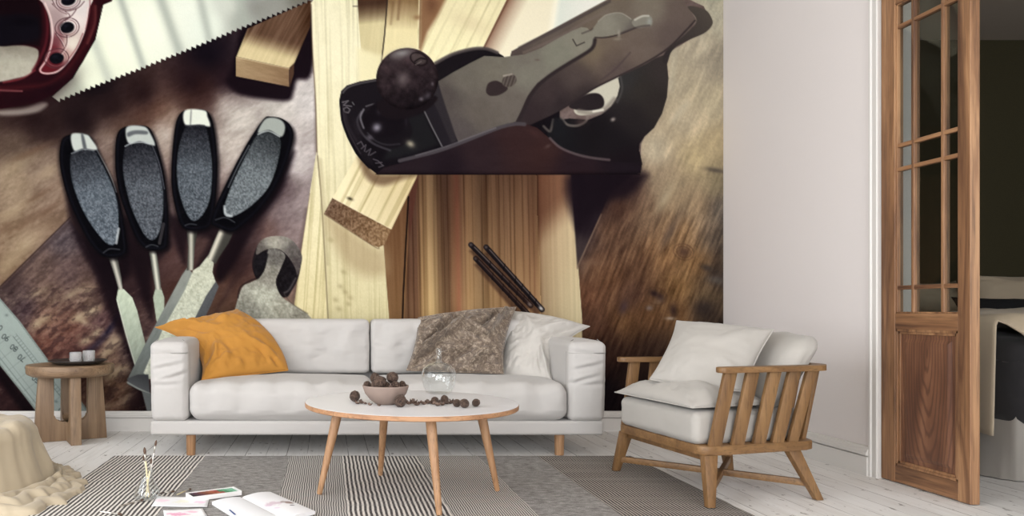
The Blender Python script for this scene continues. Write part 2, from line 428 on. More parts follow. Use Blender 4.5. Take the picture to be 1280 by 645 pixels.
    tex([(524,-5),(640,-5),(600,75),(520,100)], plank((232,222,182), (240,232,190), 560, 0, 560, 60, 27, 6, 6, 33), 1, False)
    fill([(526,-5),(560,-5),(546,22),(535,40),(525,68)], (150,112,80), 7, False, .95); blob(540,6,8,12,(120,82,58),.8)
    stroke([(526,0),(525,60)], 1.6, (120,88,60), 2, .6); blob(522,22,5,3,(140,100,66),.6)
    stroke([(500,0),(498,24)], 3, (120,90,62), 4, .5); stroke([(492,4),(489,30)], 2.5, (120,90,62), 4, .35)
    stroke([(485,-3),(481,45),(477,80)], 1.8, (58,46,40), 1.2, .9, False)
    blob(590,30,26,10,(214,196,160),.4,20)
    tex([(636,-5),(720,-5),(720,60),(600,80),(604,60)], lambda x, y, d: lerp((140,100,80), (238,230,204), np.clip((x-(636-(y)*.53))/26, 0, 1)**.6), 1.2, False)
    stroke([(637,-3),(605,61)], 1.6, (120,84,64), 1.5, .8, False)
    tex([(698,-5),(764,-5),(764,10),(690,45)], lambda x, y, d: lerp((224,228,216), (236,234,224), ramp(x, y, 700, 0, 740, 0)), 3, False)
    stroke([(696,0),(690,40)], 8, (246,242,224), 8, .7)
    A = [(389,4),(397,-6),(447,-6),(449,30),(456,110),(470,200),(484,330),(496,520),(412,520),(402,250),(397,190),(395,130),(391,60)]
    tex(A, plank((236,230,198), (214,204,162), 420, 60, 440, 400, -1.5, 4, 7, 35), 1.2, False)
    tex([(447,60),(478,70),(476,105),(470,130),(450,110)], lambda x, y, d: lerp((236,228,188), (232,224,184), ramp(x, y, 450, 0, 480, 0)), 10, False)
    tex([(396,190),(388,240),(376,322),(350,520),(413,520),(407,330),(401,240)], plank((228,220,184), (222,210,164), 390, 200, 390, 400, 4, 5, 9, 37), 1.2, False)
    stroke([(397.5,195),(402,245),(407,330),(411,405)], 1.8, (150,136,104), 1.6, .85); stroke([(401,200),(405,250),(410,330)], 4, (176,164,128), 5, .4)
    stroke([(389.5,6),(391,60),(395,130),(396.5,190)], 1.6, (120,100,80), 1.6, .7)
    stroke([(388,242),(376,322),(366,405)], 1.2, (140,118,90), 1.5, .5)
    stroke([(442,8),(447,8)], 1.6, (90,80,66), 1.2, .7)
    # lower centre board
    def board(x, y, d):
        xs = x-(y-219)*.02
        k = np.clip((y-225)/170, 0, 1)[..., None]
        stops = [(505,(112,76,56)),(519,(104,66,48)),(525,(150,112,74)),(534,(176,140,96)),(542,(164,130,90)),(549,(120,86,60)),(558,(112,78,56)),(566,(132,88,60)),(571,(142,84,60)),(576,(138,98,68)),(584,(158,118,80)),(600,(132,98,68)),(614,(146,108,74)),(630,(136,98,68)),(650,(150,110,76)),(667,(140,98,68)),(672,(150,112,76)),(678,(190,160,118)),(700,(212,188,144)),(728,(222,204,158))]
        xp = [s[0] for s in stops]; c = np.stack([np.interp(xs, xp, [s[1][i] for s in stops]) for i in range(3)], -1)
        c = c*(0.80+0.42*k*(xs < 673)[..., None]+.16*(xs >= 673)[..., None])*(1-.10*(1-k)*np.array([0., .5, .6]))
        c = c + (-np.clip(fbm(2.6, 330, 0, 41, 2, xs, y)-.05, 0, 1)*48*(xs < 672)+fbm(9, 90, 0, 46, 3, xs, y)*12*(xs < 672)+fbm(2.6, 260, 0, 42, 2, xs, y)*11*(xs >= 672))[..., None]*np.array([1, .95, .8])
        sh = np.clip(1-((y-222)-(718-x)*1.0)/55, 0, 1); sh = sh*sh*(3-2*sh)*(xs >= 671)
        c = c*(1-sh[..., None]*np.array([.30, .44, .48]))
        g_ = c.mean(-1, keepdims=True); c = g_+(c-g_)*np.array([.80, .9, .84])+k*np.array([10, 14, 6])*(xs < 673)[..., None]
        return c
    tex([(510,215),(714,215),(741,520),(500,520),(504,369),(511,245)], board, 1.2, False)
    tex([(522,219),(511,247),(511,300),(501,520),(496,520),(480,307),(489,286)], lambda x, y, d: lerp((118,84,56), (140,106,70), ramp(x, y, 500, 260, 495, 398))+(fbm(3, 90, -2, 45, 2, x, y)*10)[..., None], 1.2, False)
    fill([(511,247),(520,222),(524,219),(512,300)], (98,58,46), 1.5, False, .8)
    stroke([(511,246),(508,300),(504.5,369),(503.5,405)], 2.0, (26,16,18), 1.2, .95, False)
    stroke([(714.5,219),(729,410)], 2, (226,216,170), 1.6, .5, False)
    # shade of the plank end on the main plank
    fill([(410,270),(470,309),(481,312),(484,340),(455,345),(425,320)], (176,154,118), 22, True, .6)
    # diagonal board with end grain
    tex([(446,196),(470,212),(524,214),(521,222),(489.5,287),(416,248)], lambda x, y, d: lerp((228,216,176), (206,188,142), ramp(x, y, 440, 240, 520, 225))+(-np.clip(fbm(3.2, 160, 27, 51, 2, x, y), 0, 1)*52+8+fbm(12, 40, 27, 52, 2, x, y)*6)[..., None]*np.array([1, 1.05, 1.2]), 1.2, False)
    tex([(416,247.5),(489.5,286.5),(481,306),(474,309),(466,307),(405.5,267)], lambda x, y, d: lerp((118,92,72), (152,122,88), ramp(x, y, 410, 255, 485, 295))+(fbm(2.2, 2.2, 0, 53, 2, x, y)*38+fbm(3, 16, 60, 54, 2, x, y)*14)[..., None], 1.4, False)
    stroke([(417,248),(489,286)], 1.2, (240,228,190), 1.2, .5, False); stroke([(406,268),(467,307.5),(474,309)], 1.2, (120,98,74), 1.4, .6)
    blob(438,248.5,3.6,1.8,(70,62,44),.95,20)
    fill([(448,194),(462,206),(474,217),(524,218),(505,224),(478,232),(458,222)], (110,84,62), 10, True, .75)
    # faint knots and specks on main plank
    for (a, b) in [(432,365),(426,358),(438,372),(430,340),(420,375),(414,300),(424,386),(436,380)]: blob(a, b, 4, 3, (176,162,122), .6, 30)
    # ---- right table board
    rp = [(715,250,(32,22,32)),(740,250,(40,28,38)),(728,290,(52,42,48)),(724,318,(74,60,58)),(790,235,(84,62,54)),(775,260,(82,56,44)),(760,290,(110,82,62)),(745,330,(118,86,62)),(830,225,(150,132,110)),(820,190,(186,174,150)),(860,150,(186,172,146)),(845,100,(178,166,142)),(870,60,(168,158,138)),(895,20,(176,170,150)),(898,80,(156,146,128)),(840,230,(176,158,128)),
          (890,130,(178,166,140)),(895,180,(168,152,120)),(870,200,(190,172,134)),(893,230,(150,136,108)),(850,250,(150,130,104)),(880,260,(142,120,94)),(898,262,(104,96,90)),(810,270,(130,106,84)),(850,290,(140,110,78)),(895,300,(94,82,72)),(830,320,(138,104,70)),(870,330,(134,102,66)),(898,345,(62,52,48)),(800,330,(104,76,56)),(765,350,(110,78,54)),(735,370,(104,70,50)),
          (790,370,(92,66,54)),(850,360,(134,102,64)),(885,370,(92,76,56)),(850,390,(120,88,56)),(810,390,(100,70,44)),(745,410,(86,58,44)),(780,400,(104,74,46)),(880,395,(72,58,48)),(760,440,(70,48,38)),(820,440,(62,44,36)),(735,455,(58,38,34)),(790,470,(44,30,28)),(760,490,(28,20,26)),(850,470,(50,38,30)),(900,420,(40,32,30))]
    def rboard(x, y, d):
        c = rbf(rp, 40, x, y)*1.08; k = np.clip(c.mean(-1, keepdims=True)/100, 0.2, 1.15)
        up = np.clip((y-215)/70, .3, 1)
        return c+((fbm(3.0, 22, 22, 61, 4, x, y)*44*up+fbm(12, 34, 24, 62, 3, x, y)*20+fbm(1.8, 2.4, 0, 63, 2, x, y)*9)[..., None]*np.array([1, .88, .7]))*k
    right = [(714,210),(800,210),(802,180),(830,120),(830,70),(862,50),(890,28),(880,8),(850,-6),(910,-6),(910,520),(728,520),(728,400)]
    tex(right, rboard, 1, False)
    tex([(714,219),(790,219),(762,243),(722,336)], lambda x, y, d: rbf([(720,230,(32,22,34)),(760,235,(38,26,34)),(735,270,(44,32,40)),(724,320,(74,62,62))], 25, x, y)+(fbm(4, 20, 20, 64, 2, x, y)*6)[..., None], 3, False)
    stroke([(752,268),(722,334)], 1.8, (160,134,112), 1.8, .65); stroke([(770,232),(752,268)], 1.6, (84,60,52), 3, .5)
    fill([(712,217),(803,216),(801,230),(785,246),(762,252),(740,270),(722,285)], (34,22,32), 18, True, .9)
    for cx, cy, rx, ry, c, al, a in [(855,315,7,6,(96,70,58),.8,0),(818,367,6,4,(52,36,38),.9,30),(826,372,4,5,(56,38,38),.9,-30),(842,388,5,8,(60,42,38),.85,0),(838,290,6,26,(110,96,90),.5,30),(884,335,8,4,(64,58,58),.7,20),(896,350,12,5,(120,118,116),.45,10),(780,384,5,9,(70,56,70),.6,20),(838,398,6,2,(190,180,170),.6,0),(812,385,4,3,(140,130,130),.7,0),(830,250,6,18,(206,192,160),.5,30),(895,213,14,3,(84,76,72),.7,10),(740,328,14,5,(134,104,84),.6,0),(730,335,6,9,(150,122,100),.4,0),(823,377,9,5,(140,118,98),.5,-30),(880,385,14,10,(50,42,44),.6,0)]:
        blob(cx, cy, rx, ry, c, al, a)
    for cx, cy, r in [(855,315,9),(820,370,14),(855,315,13)]: stroke(ell(cx, cy, r, r*.75, 20), 1.2, (90,62,44), 2, .4, closed=True)
    for a, b in [((844,60),(838,110)),((858,130),(842,150)),((870,20),(880,60))]: stroke([a, b], 7, (206,198,176), 12, .4)
    # ---- saw blade
    a0, b0 = (70,126), (402,-6)
    n = 52; P = [(118,-10),(130,6),(120,50),(92,98),(66,121)]
    for k in range(n*2+1):
        t = k/(n*2); x = 74+(402-74)*t
        y = np.interp(x, [74,112,176,256,296,348,402], [127,111.5,87,55,38.5,18,-4])
        if k % 2: y -= 2.6; x -= 1.2
        else: y += .8; x += 1.0
        P.append((x, y))
    P.append((410,-10))
    def saw(x, y, d):
        c = rbf([(150,40,(240,243,224)),(200,20,(240,243,226)),(260,30,(232,238,224)),(290,5,(216,220,208)),(320,10,(150,150,142)),(345,8,(160,160,152)),(375,-5,(130,128,118)),(120,100,(232,236,214)),(88,112,(176,180,164)),(240,5,(236,240,226)),(130,60,(238,242,220)),(315,-5,(170,170,165)),(305,25,(176,180,170))], 30, x, y)
        return c
    tex(P, saw, 0.9, False)
    for a, b, w, al in [((150,-5),(180,84),5,.75),((200,-5),(224,62),7,.8),((118,52),(136,98),7,.5),((250,-5),(262,48),6,.7),((298,-5),(306,30),8,.5)]:
        sl, m, d = mask(P, 1, False)
        Pn = np.array([a, b], float); s2 = box(Pn, w+8); dd = dseg(Pn, False, s2)
        mm = np.zeros((MH, MW), np.float32); mm[sl] = m
        put(s2, np.exp(-(dd/w)**2)*mm[s2], (176,182,172), al)
    # ---- saw handle
    fill([(-10,-10),(147,-10),(140,2),(130,6),(126,10),(125,26),(119,50),(104,78),(89,99),(68,118),(46,128),(20,133),(-10,138)], (52,12,22), 1.6, False)
    blob(62,108,30,12,(34,8,18),.8,-25); blob(20,125,40,9,(40,10,20),.8,-6)
    stroke([(116,0),(117,22),(110,48),(96,72),(78,94),(55,106),(20,110),(-5,111)], 4, (104,34,38), 9, .55)
    stroke([(120,8),(119,30),(110,54)], 3, (150,80,74), 4, .5)
    stroke([(0,113),(28,114)], 2, (178,110,110), 3, .7); stroke([(5,103),(28,98),(44,88)], 2.5, (150,60,66), 3, .8)
    fill([(-10,-10),(50,-10),(57,6),(61,30),(60,52),(54,70),(44,86),(28,97),(-10,102)], (58,14,24), 2, False)
    fill([(-10,-10),(44,-10),(52,10),(54,40),(50,58),(30,56),(-10,64)], (30,10,18), 5, False)
    fill([(-10,26),(15,18),(44,20),(50,34),(46,50),(10,56),(-10,60)], (20,16,28), 7, True, .9); blob(30,27,14,5,(8,4,12),.8)
    tex([(-10,62),(8,58),(30,57),(46,61),(49,68),(46,80),(38,92),(22,98),(-10,100)], lambda x, y, d: lerp((150,144,130), (186,182,166), np.clip((y-58)/20, 0, 1))+(fbm(5, 5, 0, 71, 3, x, y)*10)[..., None], 3)
    stroke([(56,4),(60,30),(58,54),(50,74),(42,88)], 3, (112,36,46), 4, .8)
    inl = [(46,-8),(54,4),(61,20),(64,40),(62,58),(55,76),(49,87),(52,92),(62,93),(74,89),(86,77),(98,58),(107,36),(111,14),(113,-8)]
    tex(inl, lambda x, y, d: rbf([(70,-5,(206,188,186)),(70,25,(180,158,156)),(95,25,(232,222,216)),(100,10,(222,214,210)),(68,50,(128,70,78)),(90,55,(228,220,206)),(66,62,(120,40,50)),(72,80,(104,24,34)),(60,85,(110,30,40)),(84,70,(200,170,160)),(62,40,(196,170,168))], 14, x, y), 1.5)
    stroke([(57,4),(64,22),(66.5,42),(64,60),(58,76),(51,87),(55,91.5),(66,91.5),(76,87),(88,74),(99,56),(107.5,34),(111,10)], 2.2, (236,214,208), 1.6, .8)
    stroke([(104,42),(96,60),(84,77),(74,86)], 1.4, (120,50,56), 1.6, .6); stroke([(113,0),(112.5,15),(108,36)], 1.6, (150,80,84), 1.6, .7)
    for cx, cy, rx, ry in [(86,1,9,6),(84.5,34.5,9,7),(71.5,73,9,7)]:
        stroke(ell(cx, cy, rx+6, ry+5, -10), 1.3, (96,62,68), 1.3, .8, closed=True); stroke(ell(cx, cy, rx+3, ry+2.6, -10), 1.2, (140,100,104), 1.3, .7, closed=True)
        fill(ell(cx, cy, rx, ry, -8), (16,16,26), 2.5); blob(cx-2, cy-2, 3, 2, (44,44,60), .6)
    for p in [[(66,0),(72,10),(84,14),(98,10),(106,2)],[(82,14),(88,20),(80,26),(74,34),(78,42),(86,45)],[(96,12),(90,20),(82,26)],[(84,44),(84,54),(80,62),(76,67)],[(70,42),(76,50),(80,58)],[(66,5),(76,14),(84,18)]]:
        stroke(p, 1.3, (98,60,66), 1.3, .75); stroke([(x+2, y+1.2) for x, y in p], 1, (236,224,220), 1.2, .5)
    # ---- ruler
    R = [(-5,366),(26,402),(60,448.5),(90,485),(116,520),(50,520),(26,488.5),(-5,450)]
    fill([(-5,450),(26,488),(52,522),(34,522),(10,490),(-5,468)], (20,10,16), 9, False, .8)
    tex(R, lambda x, y, d: lerp((166,178,172), (156,166,161), ramp(x, y, 10, 400, 80, 510))+(fbm(12, 30, -40, 81, 3, x, y)*5)[..., None]+np.where(d < 2.2, -22, 0)[..., None], 1.5, False)
    ux, uy = .80, .60; vx, vy = .61, -.79     # along, across the ruler
    def rl(s, t): return (-5+ (s*0.615), 450+s*0.79-0) if t is None else (26+s*.62+t*.78, 489+s*.785-t*.60)
    for t, a in [(6,.5),(12,.25),(36,.55),(41,.35)]: stroke([rl(-60, t), rl(60, t)], 1.0, (96,108,106), 1.2, a, False)
    for k in range(-14, 12): stroke([rl(k*4.1, 36), rl(k*4.1, 40.5)], .8, (84,96,94), 1.0, .4, False)
    for k in range(-4, 4): stroke([rl(k*16.4+3, 4), rl(k*16.4+3, 35)], .8, (110,124,120), 1.1, .35, False)
    G = {'0': [ell(2, 3.5, 2, 3.5)+[(4,3.5)]], '9': [ell(2, 5, 1.9, 2)+[(3.9,5)], [(3.9,5),(3.4,2),(1.6,0)]], '8': [ell(2, 5.2, 1.7, 1.8)+[(3.7,5.2)], ell(2, 1.8, 2, 1.9)+[(4,1.8)]], '7': [[(0,7),(4,7),(1.4,0)]], '6': [ell(2, 2, 1.9, 2)+[(3.9,2)], [(.1,2),(.8,5),(2.6,7)]], '5': [[(3.8,7),(.4,7),(.3,4),(2.4,4.4),(3.9,2.4),(2.2,.1),(0,.6)]], '1': [[(1,5.5),(2.4,7),(2.4,0)]]}
    def text(s, cx, cy, rx, ry, sc=1.0, col=(60,68,70), w=1.0, al=.85):
        tw = len(s)*5.6-1.6
        for i, ch in enumerate(s):
            for st in G[ch]:
                pts = []
                for (a, b) in st:
                    u = (a+i*5.6-tw/2)*sc; v = (b-3.5)*sc
                    pts.append((cx+u*rx+v*ry, cy+u*ry-v*rx))
                stroke(pts, w, col, 1.0, al, len(pts) > 5)
    for s, x, y in [('90',7.6,422),('80',18,435),('70',27.5,447.5),('60',36.5,460),('50',45.5,474),('0',76,513)]: text(s, x, y, -.82, -.57, .88)
    text('0', 1, 410, -.82, -.57, .9); blob(9,394,2,1.6,(100,112,110),.6); blob(71,502,2,1.6,(100,112,110),.6)
    # ---- chisels
    def metal(c, seed, amp=16): return lambda x, y, d: np.array(c, np.float32)*np.ones(x.shape+(1,))+(fbm(3, 3, 0, seed, 3, x, y)*amp)[..., None]
    # chisel one blade
    tex([(149,358),(146,374),(158,418),(171,462),(184,440),(182,428),(172,388),(166,372),(156,362)], lambda x, y, d: lerp((198,208,186), (150,158,144), ramp(x, y, 160, 370, 172, 455))+(fbm(3, 8, 20, 91, 3, x, y)*15)[..., None], 1.3, False)
    stroke([(147,375),(158,418),(170,458)], 1.5, (226,232,214), 1.4, .6)
    tex([(136,321),(147,319),(152,345),(154,362),(149,362),(144,345)], lambda x, y, d: np.array((150,148,138))*(0.55+.75*np.exp(-((x-(141+(y-321)*.27))/3)**2))[..., None], 1.3, False)
    tex([(195,360),(192,372),(196,400),(200,410),(206,395),(206,372),(202,360)], metal((176,186,166), 92, 10), 1.2, False)
    tex([(187,314),(196,313),(200,340),(202,362),(195,362),(191,340)], lambda x, y, d: np.array((160,160,148))*(0.5+.8*np.exp(-((x-(192+(y-314)*.13))/3)**2))[..., None], 1.2, False)
    # big chisel blade
    tex([(235,334),(228,344),(206,385),(180,434),(160,474),(166,474),(186,470),(214,412),(234,372),(244,345)], lambda x, y, d: lerp((150,154,146), (124,130,126), ramp(x, y, 230, 350, 180, 440))+(fbm(3, 12, 30, 93, 2, x, y)*8)[..., None], 1.3, False)
    tex([(268,348),(274,358),(264,382),(250,410),(236,436),(226,430),(240,404),(258,368)], metal((98,100,102), 94, 8), 1.3, False)
    tex([(262,318),(250,333),(242,338),(232,362),(204,412),(180,466),(186,474),(214,470),(226,432),(240,406),(258,370),(270,352),(266,340),(269,322)], lambda x, y, d: lerp((196,198,178), (204,208,190), ramp(x, y, 250, 340, 200, 440))+(fbm(4, 4, 0, 95, 4, x, y)*26+fbm(1.6, 1.6, 0, 96, 1, x, y)*12)[..., None], 1.3, False)
    tex([(160,473),(173,468),(186,468),(188,492),(172,486),(160,480)], lambda x, y, d: lerp((78,80,84), (116,118,120), ramp(x, y, 180, 468, 170, 488)), 1.3, False)
    stroke([(160,478),(174,486),(188,492)], 2, (176,184,176), 1.6, .8)
    tex([(178,489),(190,492),(190,520),(186,520)], metal((120,124,124), 97, 5), 1.5, False)
    tex([(234,286),(248,286),(244,310),(242,338),(234,338),(236,310)], lambda x, y, d: np.array((150,148,136))*(0.42+.85*np.exp(-((x-239.5)/3.2)**2))[..., None], 1.4, False)
    tex([(277,282),(294,287),(286,304),(274,322),(270,330),(260,322),(269,300)], lambda x, y, d: np.array((178,174,160))*(0.42+.75*np.exp(-(((x-(279-(y-285)*.42)))/4.2)**2))[..., None], 1.6, False)
    def handle(outer, face, cap, fc1, fc2, a, b, rimpts, seed):
        fill([(x+3, y+3) for x, y in outer], (14,8,14), 7, True, .75); fill([(x-2, y+2) for x, y in outer], (20,12,16), 7, True, .5)
        tex(outer, lambda x, y, d: np.array((9,8,14))+np.clip(2.2-np.abs(d-3.2), 0, 3)[..., None]*np.array((6,6,8)), 1.4)
        def ff(x, y, d):
            t = ramp(x, y, *a, *b)
            c = lerp(fc1, fc2, np.clip(t*2.2, 0, 1))
            return c*.86+(fbm(1.7, 1.7, 0, seed, 2, x, y)*(24+20*t))[..., None]+np.clip(2-d, 0, 2)[..., None]*-12
        tex(face, ff, 1.6)
        for (p, c) in cap: fill(p, c, 3.2, True, .95)
        for (p, w, c, al) in rimpts: stroke(p, w, c, 1.8, al)
    handle([(76,182),(80,172),(90,168),(104,167),(114,171),(121,184),(132,208),(146,238),(153,264),(158,296),(159,314),(150,321),(132,321),(116,308),(100,280),(86,248),(78,220),(75,200)],
           [(90,191),(100,187),(118,188),(126,200),(139,227),(147,252),(149,278),(148,296),(143,306),(135,305),(124,294),(110,274),(99,252),(91,228),(88,206)],
           [([(90,168),(108,168),(115,174),(122,187),(105,186),(93,188)], (206,212,204)), ([(102,169),(105,169),(109,186),(105,186)], (96,100,104))],
           (62,64,72), (122,132,142), (105,190), (138,300), [([(149,286),(146,304)], 3, (190,196,196), .8), ([(122,188),(138,218),(146,240)], 1.5, (150,156,156), .6), ([(90,192),(104,187),(118,188)], 1.4, (150,156,160), .7)], 101)
    handle([(145,182),(148,166),(156,159),(170,157),(184,158),(191,166),(198,186),(205,214),(209,244),(211,275),(210,304),(204,312),(186,312),(172,300),(160,272),(150,242),(145,212)],
           [(157,182),(164,179),(176,178),(188,180),(196,196),(202,220),(205,250),(203,278),(197,296),(189,300),(180,292),(167,266),(159,240),(154,210)],
           [([(159,159),(180,158),(188,166),(194,182),(176,177),(161,179)], (196,202,196)), ([(160,166),(170,163),(184,164),(184,168),(170,168),(161,171)], (104,108,112))],
           (50,50,58), (110,116,124), (175,180), (190,295), [([(157,183),(166,179),(178,178),(188,180)], 1.4, (190,196,196), .8), ([(191,182),(200,206),(206,236)], 1.2, (110,112,120), .8), ([(205,280),(200,304)], 4, (84,80,82), .7)], 102)
    handle([(215,208),(217,178),(221,152),(228,140),(240,137),(254,137),(262,142),(267,156),(271,184),(272,214),(270,250),(266,276),(258,286),(238,288),(226,280),(218,252),(215,230)],
           [(231,160),(240,157),(257,158),(263,180),(266,212),(264,244),(257,264),(247,275),(238,274),(229,256),(222,226),(223,190)],
           [([(232,138),(256,138),(260,146),(263,158),(250,156),(232,156)], (232,236,222)), ([(239,139),(240,139),(239,156),(238,156)], (120,122,120))],
           (48,48,56), (114,122,130), (245,160), (243,272), [([(232,157),(256,157)], 1.5, (70,72,78), .8)], 103)
    handle([(331,148),(340,146),(352,148),(362,155),(367,166),(365,182),(357,208),(343,238),(324,264),(304,282),(290,290),(272,284),(264,278),(270,258),(283,230),(298,200),(314,172)],
           [(322,168),(336,164),(349,171),(352,182),(346,210),(335,236),(315,257),(294,270),(284,271),(280,262),(289,234),(304,202)],
           [([(331,150),(342,147),(353,151),(357,160),(352,171),(337,163),(323,166)], (176,182,174))],
           (66,70,74), (138,146,150), (338,168), (290,268), [([(323,168),(336,164),(350,171)], 1.6, (190,196,194), .8), ([(312,182),(298,208),(286,234)], 1.3, (130,136,138), .7), ([(281,258),(283,268),(290,270)], 3, (214,220,220), .6)], 104)
    for p in [[(130,316),(138,311),(150,312)],[(183,309),(190,306),(198,308)],[(232,282),(238,280),(246,281)],[(270,275),(282,272),(294,278)]]: stroke(p, 1.6, (110,114,120), 1.4, .55)
    # ---- hammer
    fill([(316,335),(320,312),(330,300),(345,296),(360,300),(372,310),(377,322),(374,345),(366,362),(356,372),(330,360)], (38,30,34), 2)
    tex([(321,318),(323,306),(331,298),(345,295),(360,297),(371,306),(378,320),(376,334),(372,344),(369,334),(360,320),(350,312),(340,311),(331,313)], lambda x, y, d: rbf([(345,303,(176,172,158)),(325,312,(110,104,98)),(365,312,(108,102,98)),(374,330,(92,84,82)),(355,302,(150,146,136))], 14, x, y)+(fbm(3, 3, 0, 111, 3, x, y)*22)[..., None], 1.3)
    tex([(317,335),(320,322),(330,314),(336,318),(330,336),(321,347)], metal((34,30,34), 112, 14), 1.3); tex([(354,320),(364,328),(371,342),(366,358),(357,366),(349,360),(348,345),(352,332)], metal((32,27,31), 113, 18), 1.3)
    tex([(336,312),(346,311),(357,319),(352,334),(346,348),(346,357),(353,371),(372,384),(388,396),(392,412),(290,412),(294,388),(303,360),(314,353),(324,348),(331,338),(334,325)], lambda x, y, d: rbf([(345,318,(118,114,108)),(338,345,(150,146,134)),(330,370,(186,186,170)),(350,390,(176,174,158)),(310,390,(150,148,136)),(375,400,(156,152,138))], 18, x, y)+(fbm(5, 5, 0, 114, 3, x, y)*24+fbm(1.8, 1.8, 0, 115, 1, x, y)*14)[..., None], 1.3)
    stroke([(298,372),(301,359),(313,351),(324,347)], 2, (40,30,32), 2, .7); stroke([(321,347),(330,337),(335,318)], 2, (30,24,28), 2, .7); stroke([(356,366),(362,362),(370,348)], 2.2, (130,122,120), 2, .5); stroke([(356,368),(366,380),(385,392)], 1.5, (90,80,72), 2, .5)
    # ---- drill bits on the board
    def rod(a, b, w, tip, seed):
        fill([(a[0]-2, a[1]+8), (a[0]+6, a[1]+3), (b[0], b[1]+2), (b[0]-8, b[1]+8)], (60,36,28), 5, False, .55)
        stroke([a, b], w, (34,27,30), 1.3, 1, False)
        dx, dy = b[0]-a[0], b[1]-a[1]; L = math.hypot(dx, dy); nx, ny = dy/L, -dx/L
        stroke([(a[0]+nx*1.1+dx*.05, a[1]+ny*1.1+dy*.05), (b[0]+nx*1.1, b[1]+ny*1.1)], 1.4, (128,116,112), 1.3, .75, False)
        for t in [.3, .5, .62, .75, .86]:
            c = (a[0]+dx*t, a[1]+dy*t); stroke([(c[0]+nx*w*.5, c[1]+ny*w*.5), (c[0]-nx*w*.5+dx/L*5, c[1]-ny*w*.5+dy/L*5)], 1.3, (22,16,20), 1.2, .8, False)
        blob(a[0], a[1], 2, 2, (120,110,110), .7)
        if tip: blob(b[0]-1.5, b[1]-1.5, 3, 1.8, (226,224,220), .95, 45)
    rod((595,323),(660,392),6.6,False,1); rod((589,306),(664,382),6.6,True,2); rod((608,309),(678,387),6.8,True,3)
    # ---- hand plane
    fill([(744,110),(772,94),(778,100),(775,118),(762,134),(744,142),(724,144),(718,136),(730,120)], (206,202,184), 2)
    # sole and interior
    fill([(424.5,126),(427,114),(434,107),(450,102),(474,98),(500,110),(545,80),(566,68),(590,61.5),(608,61),(624,67),(640,90),(700,120),(700,175),(800,190),(803,204),(801,216),(790,218),(472,218),(458,207),(445,192),(434,171),(427,150)], (27,21,28), 1.4, False)
    fill([(426,127),(428,114),(440,107),(474,103),(480,130),(450,170),(470,210),(455,200),(438,175),(429,150)], (36,30,36), 4, False, .8)
    stroke([(429,116),(436,109),(452,104),(474,100)], 2.4, (112,108,108), 2, .7); stroke([(426,125),(428,150),(436,172),(448,194),(462,210)], 2, (26,20,28), 2, .9)
    stroke([(429,126),(431,150),(439,171),(451,192)], 1.5, (90,82,86), 2, .5)
    # arch behind the iron
    fill([(544,82),(566,69),(590,62),(608,61),(622,66),(630,72),(606,71),(575,90),(550,104)], (34,28,33), 1.5, True); stroke([(545,79),(566,68),(590,61.5),(608,61),(622,66)], 4, (92,84,82), 2.5, .9)
    # handle
    hd = [(773,98),(778,92),(792,86),(812,76),(832,68),(834,78),(836,98),(834,122),(828,142),(818,160),(806,171),(800,180),(799,192),(803,206),(798,216),(700,216),(688,196),(684,168),(690,152),(712,148),(735,150),(752,143),(764,133),(772,120),(775,108)]
    tex(hd, lambda x, y, d: rbf([(800,110,(66,60,56)),(820,130,(62,55,53)),(790,150,(52,46,47)),(740,165,(34,29,33)),(700,170,(34,33,37)),(770,175,(38,33,37)),(780,200,(36,27,33)),(830,90,(72,64,62)),(785,100,(64,62,62))], 25, x, y), 1.4, False)
    stroke([(776,96),(778,112),(772,128)], 2.5, (96,94,92), 3, .7)
    fill([(716,128),(734,118),(748,117),(755,124),(754,134),(742,138),(724,138),(712,134)], (54,46,48), 2.2)
    stroke([(724,139),(740,142),(752,139),(760,133),(768,124)], 5, (150,142,132), 5, .8); stroke([(742,139.5),(754,137.5)], 2.6, (226,222,208), 2.5, .9)
    blob(766.5,149.5,3,2.2,(176,166,158),.9,-30)
    stroke([(703,149),(710,156),(722,157),(732,152),(735,146)], 3, (136,126,118), 2.5, .8); stroke([(680,158),(688,164),(692,150)], 3, (112,104,98), 3, .8); fill([(692,150),(702,148),(708,160),(705,172),(694,170)], (36,36,40), 4, True, .8)
    blob(726,152,7,4,(84,66,64),.7)
    # plane iron
    iron = [(640,64),(692,36),(762,-2),(768,-8),(850,-8),(857,4),(870,24),(862,38),(834,64),(808,80),(772,97),(742,112),(712,132),(690,144),(664,156),(640,158),(620,130)]
    tex(iron, lambda x, y, d: rbf([(700,42,(112,100,92)),(760,10,(128,116,102)),(815,10,(140,130,116)),(850,10,(120,106,98)),(840,45,(112,98,92)),(800,60,(124,110,100)),(760,75,(112,98,88)),(770,90,(104,90,86)),(720,100,(92,80,76)),(690,120,(76,64,64)),(665,145,(64,52,54)),(730,120,(66,56,56)),(755,50,(126,112,98)),(745,65,(130,116,96)),(700,130,(60,50,52))], 22, x, y)+(fbm(9, 9, 0, 121, 2, x, y)*3)[..., None], 1.4, False)
    stroke([(650,60),(700,35),(762,2)], 4, (88,78,76), 3, .7); stroke([(655,66),(700,46),(735,26),(760,14)], 3.5, (134,120,112), 3, .45)
    stroke([(869,26),(858,38),(836,60),(808,78),(772,96),(742,111),(700,138)], 2.2, (60,50,52), 2, .8); stroke([(788,66),(770,86),(752,100)], 2, (90,76,76), 2.5, .6)
    tex([(860,9),(872,9),(884,14),(891,26),(889,34),(880,42),(864,49),(848,57),(839,66),(834,80),(829,76),(833,64),(860,40),(871,25)], lambda x, y, d: lerp((96,88,80), (66,58,58), ramp(x, y, 880, 15, 835, 70)), 1.4)
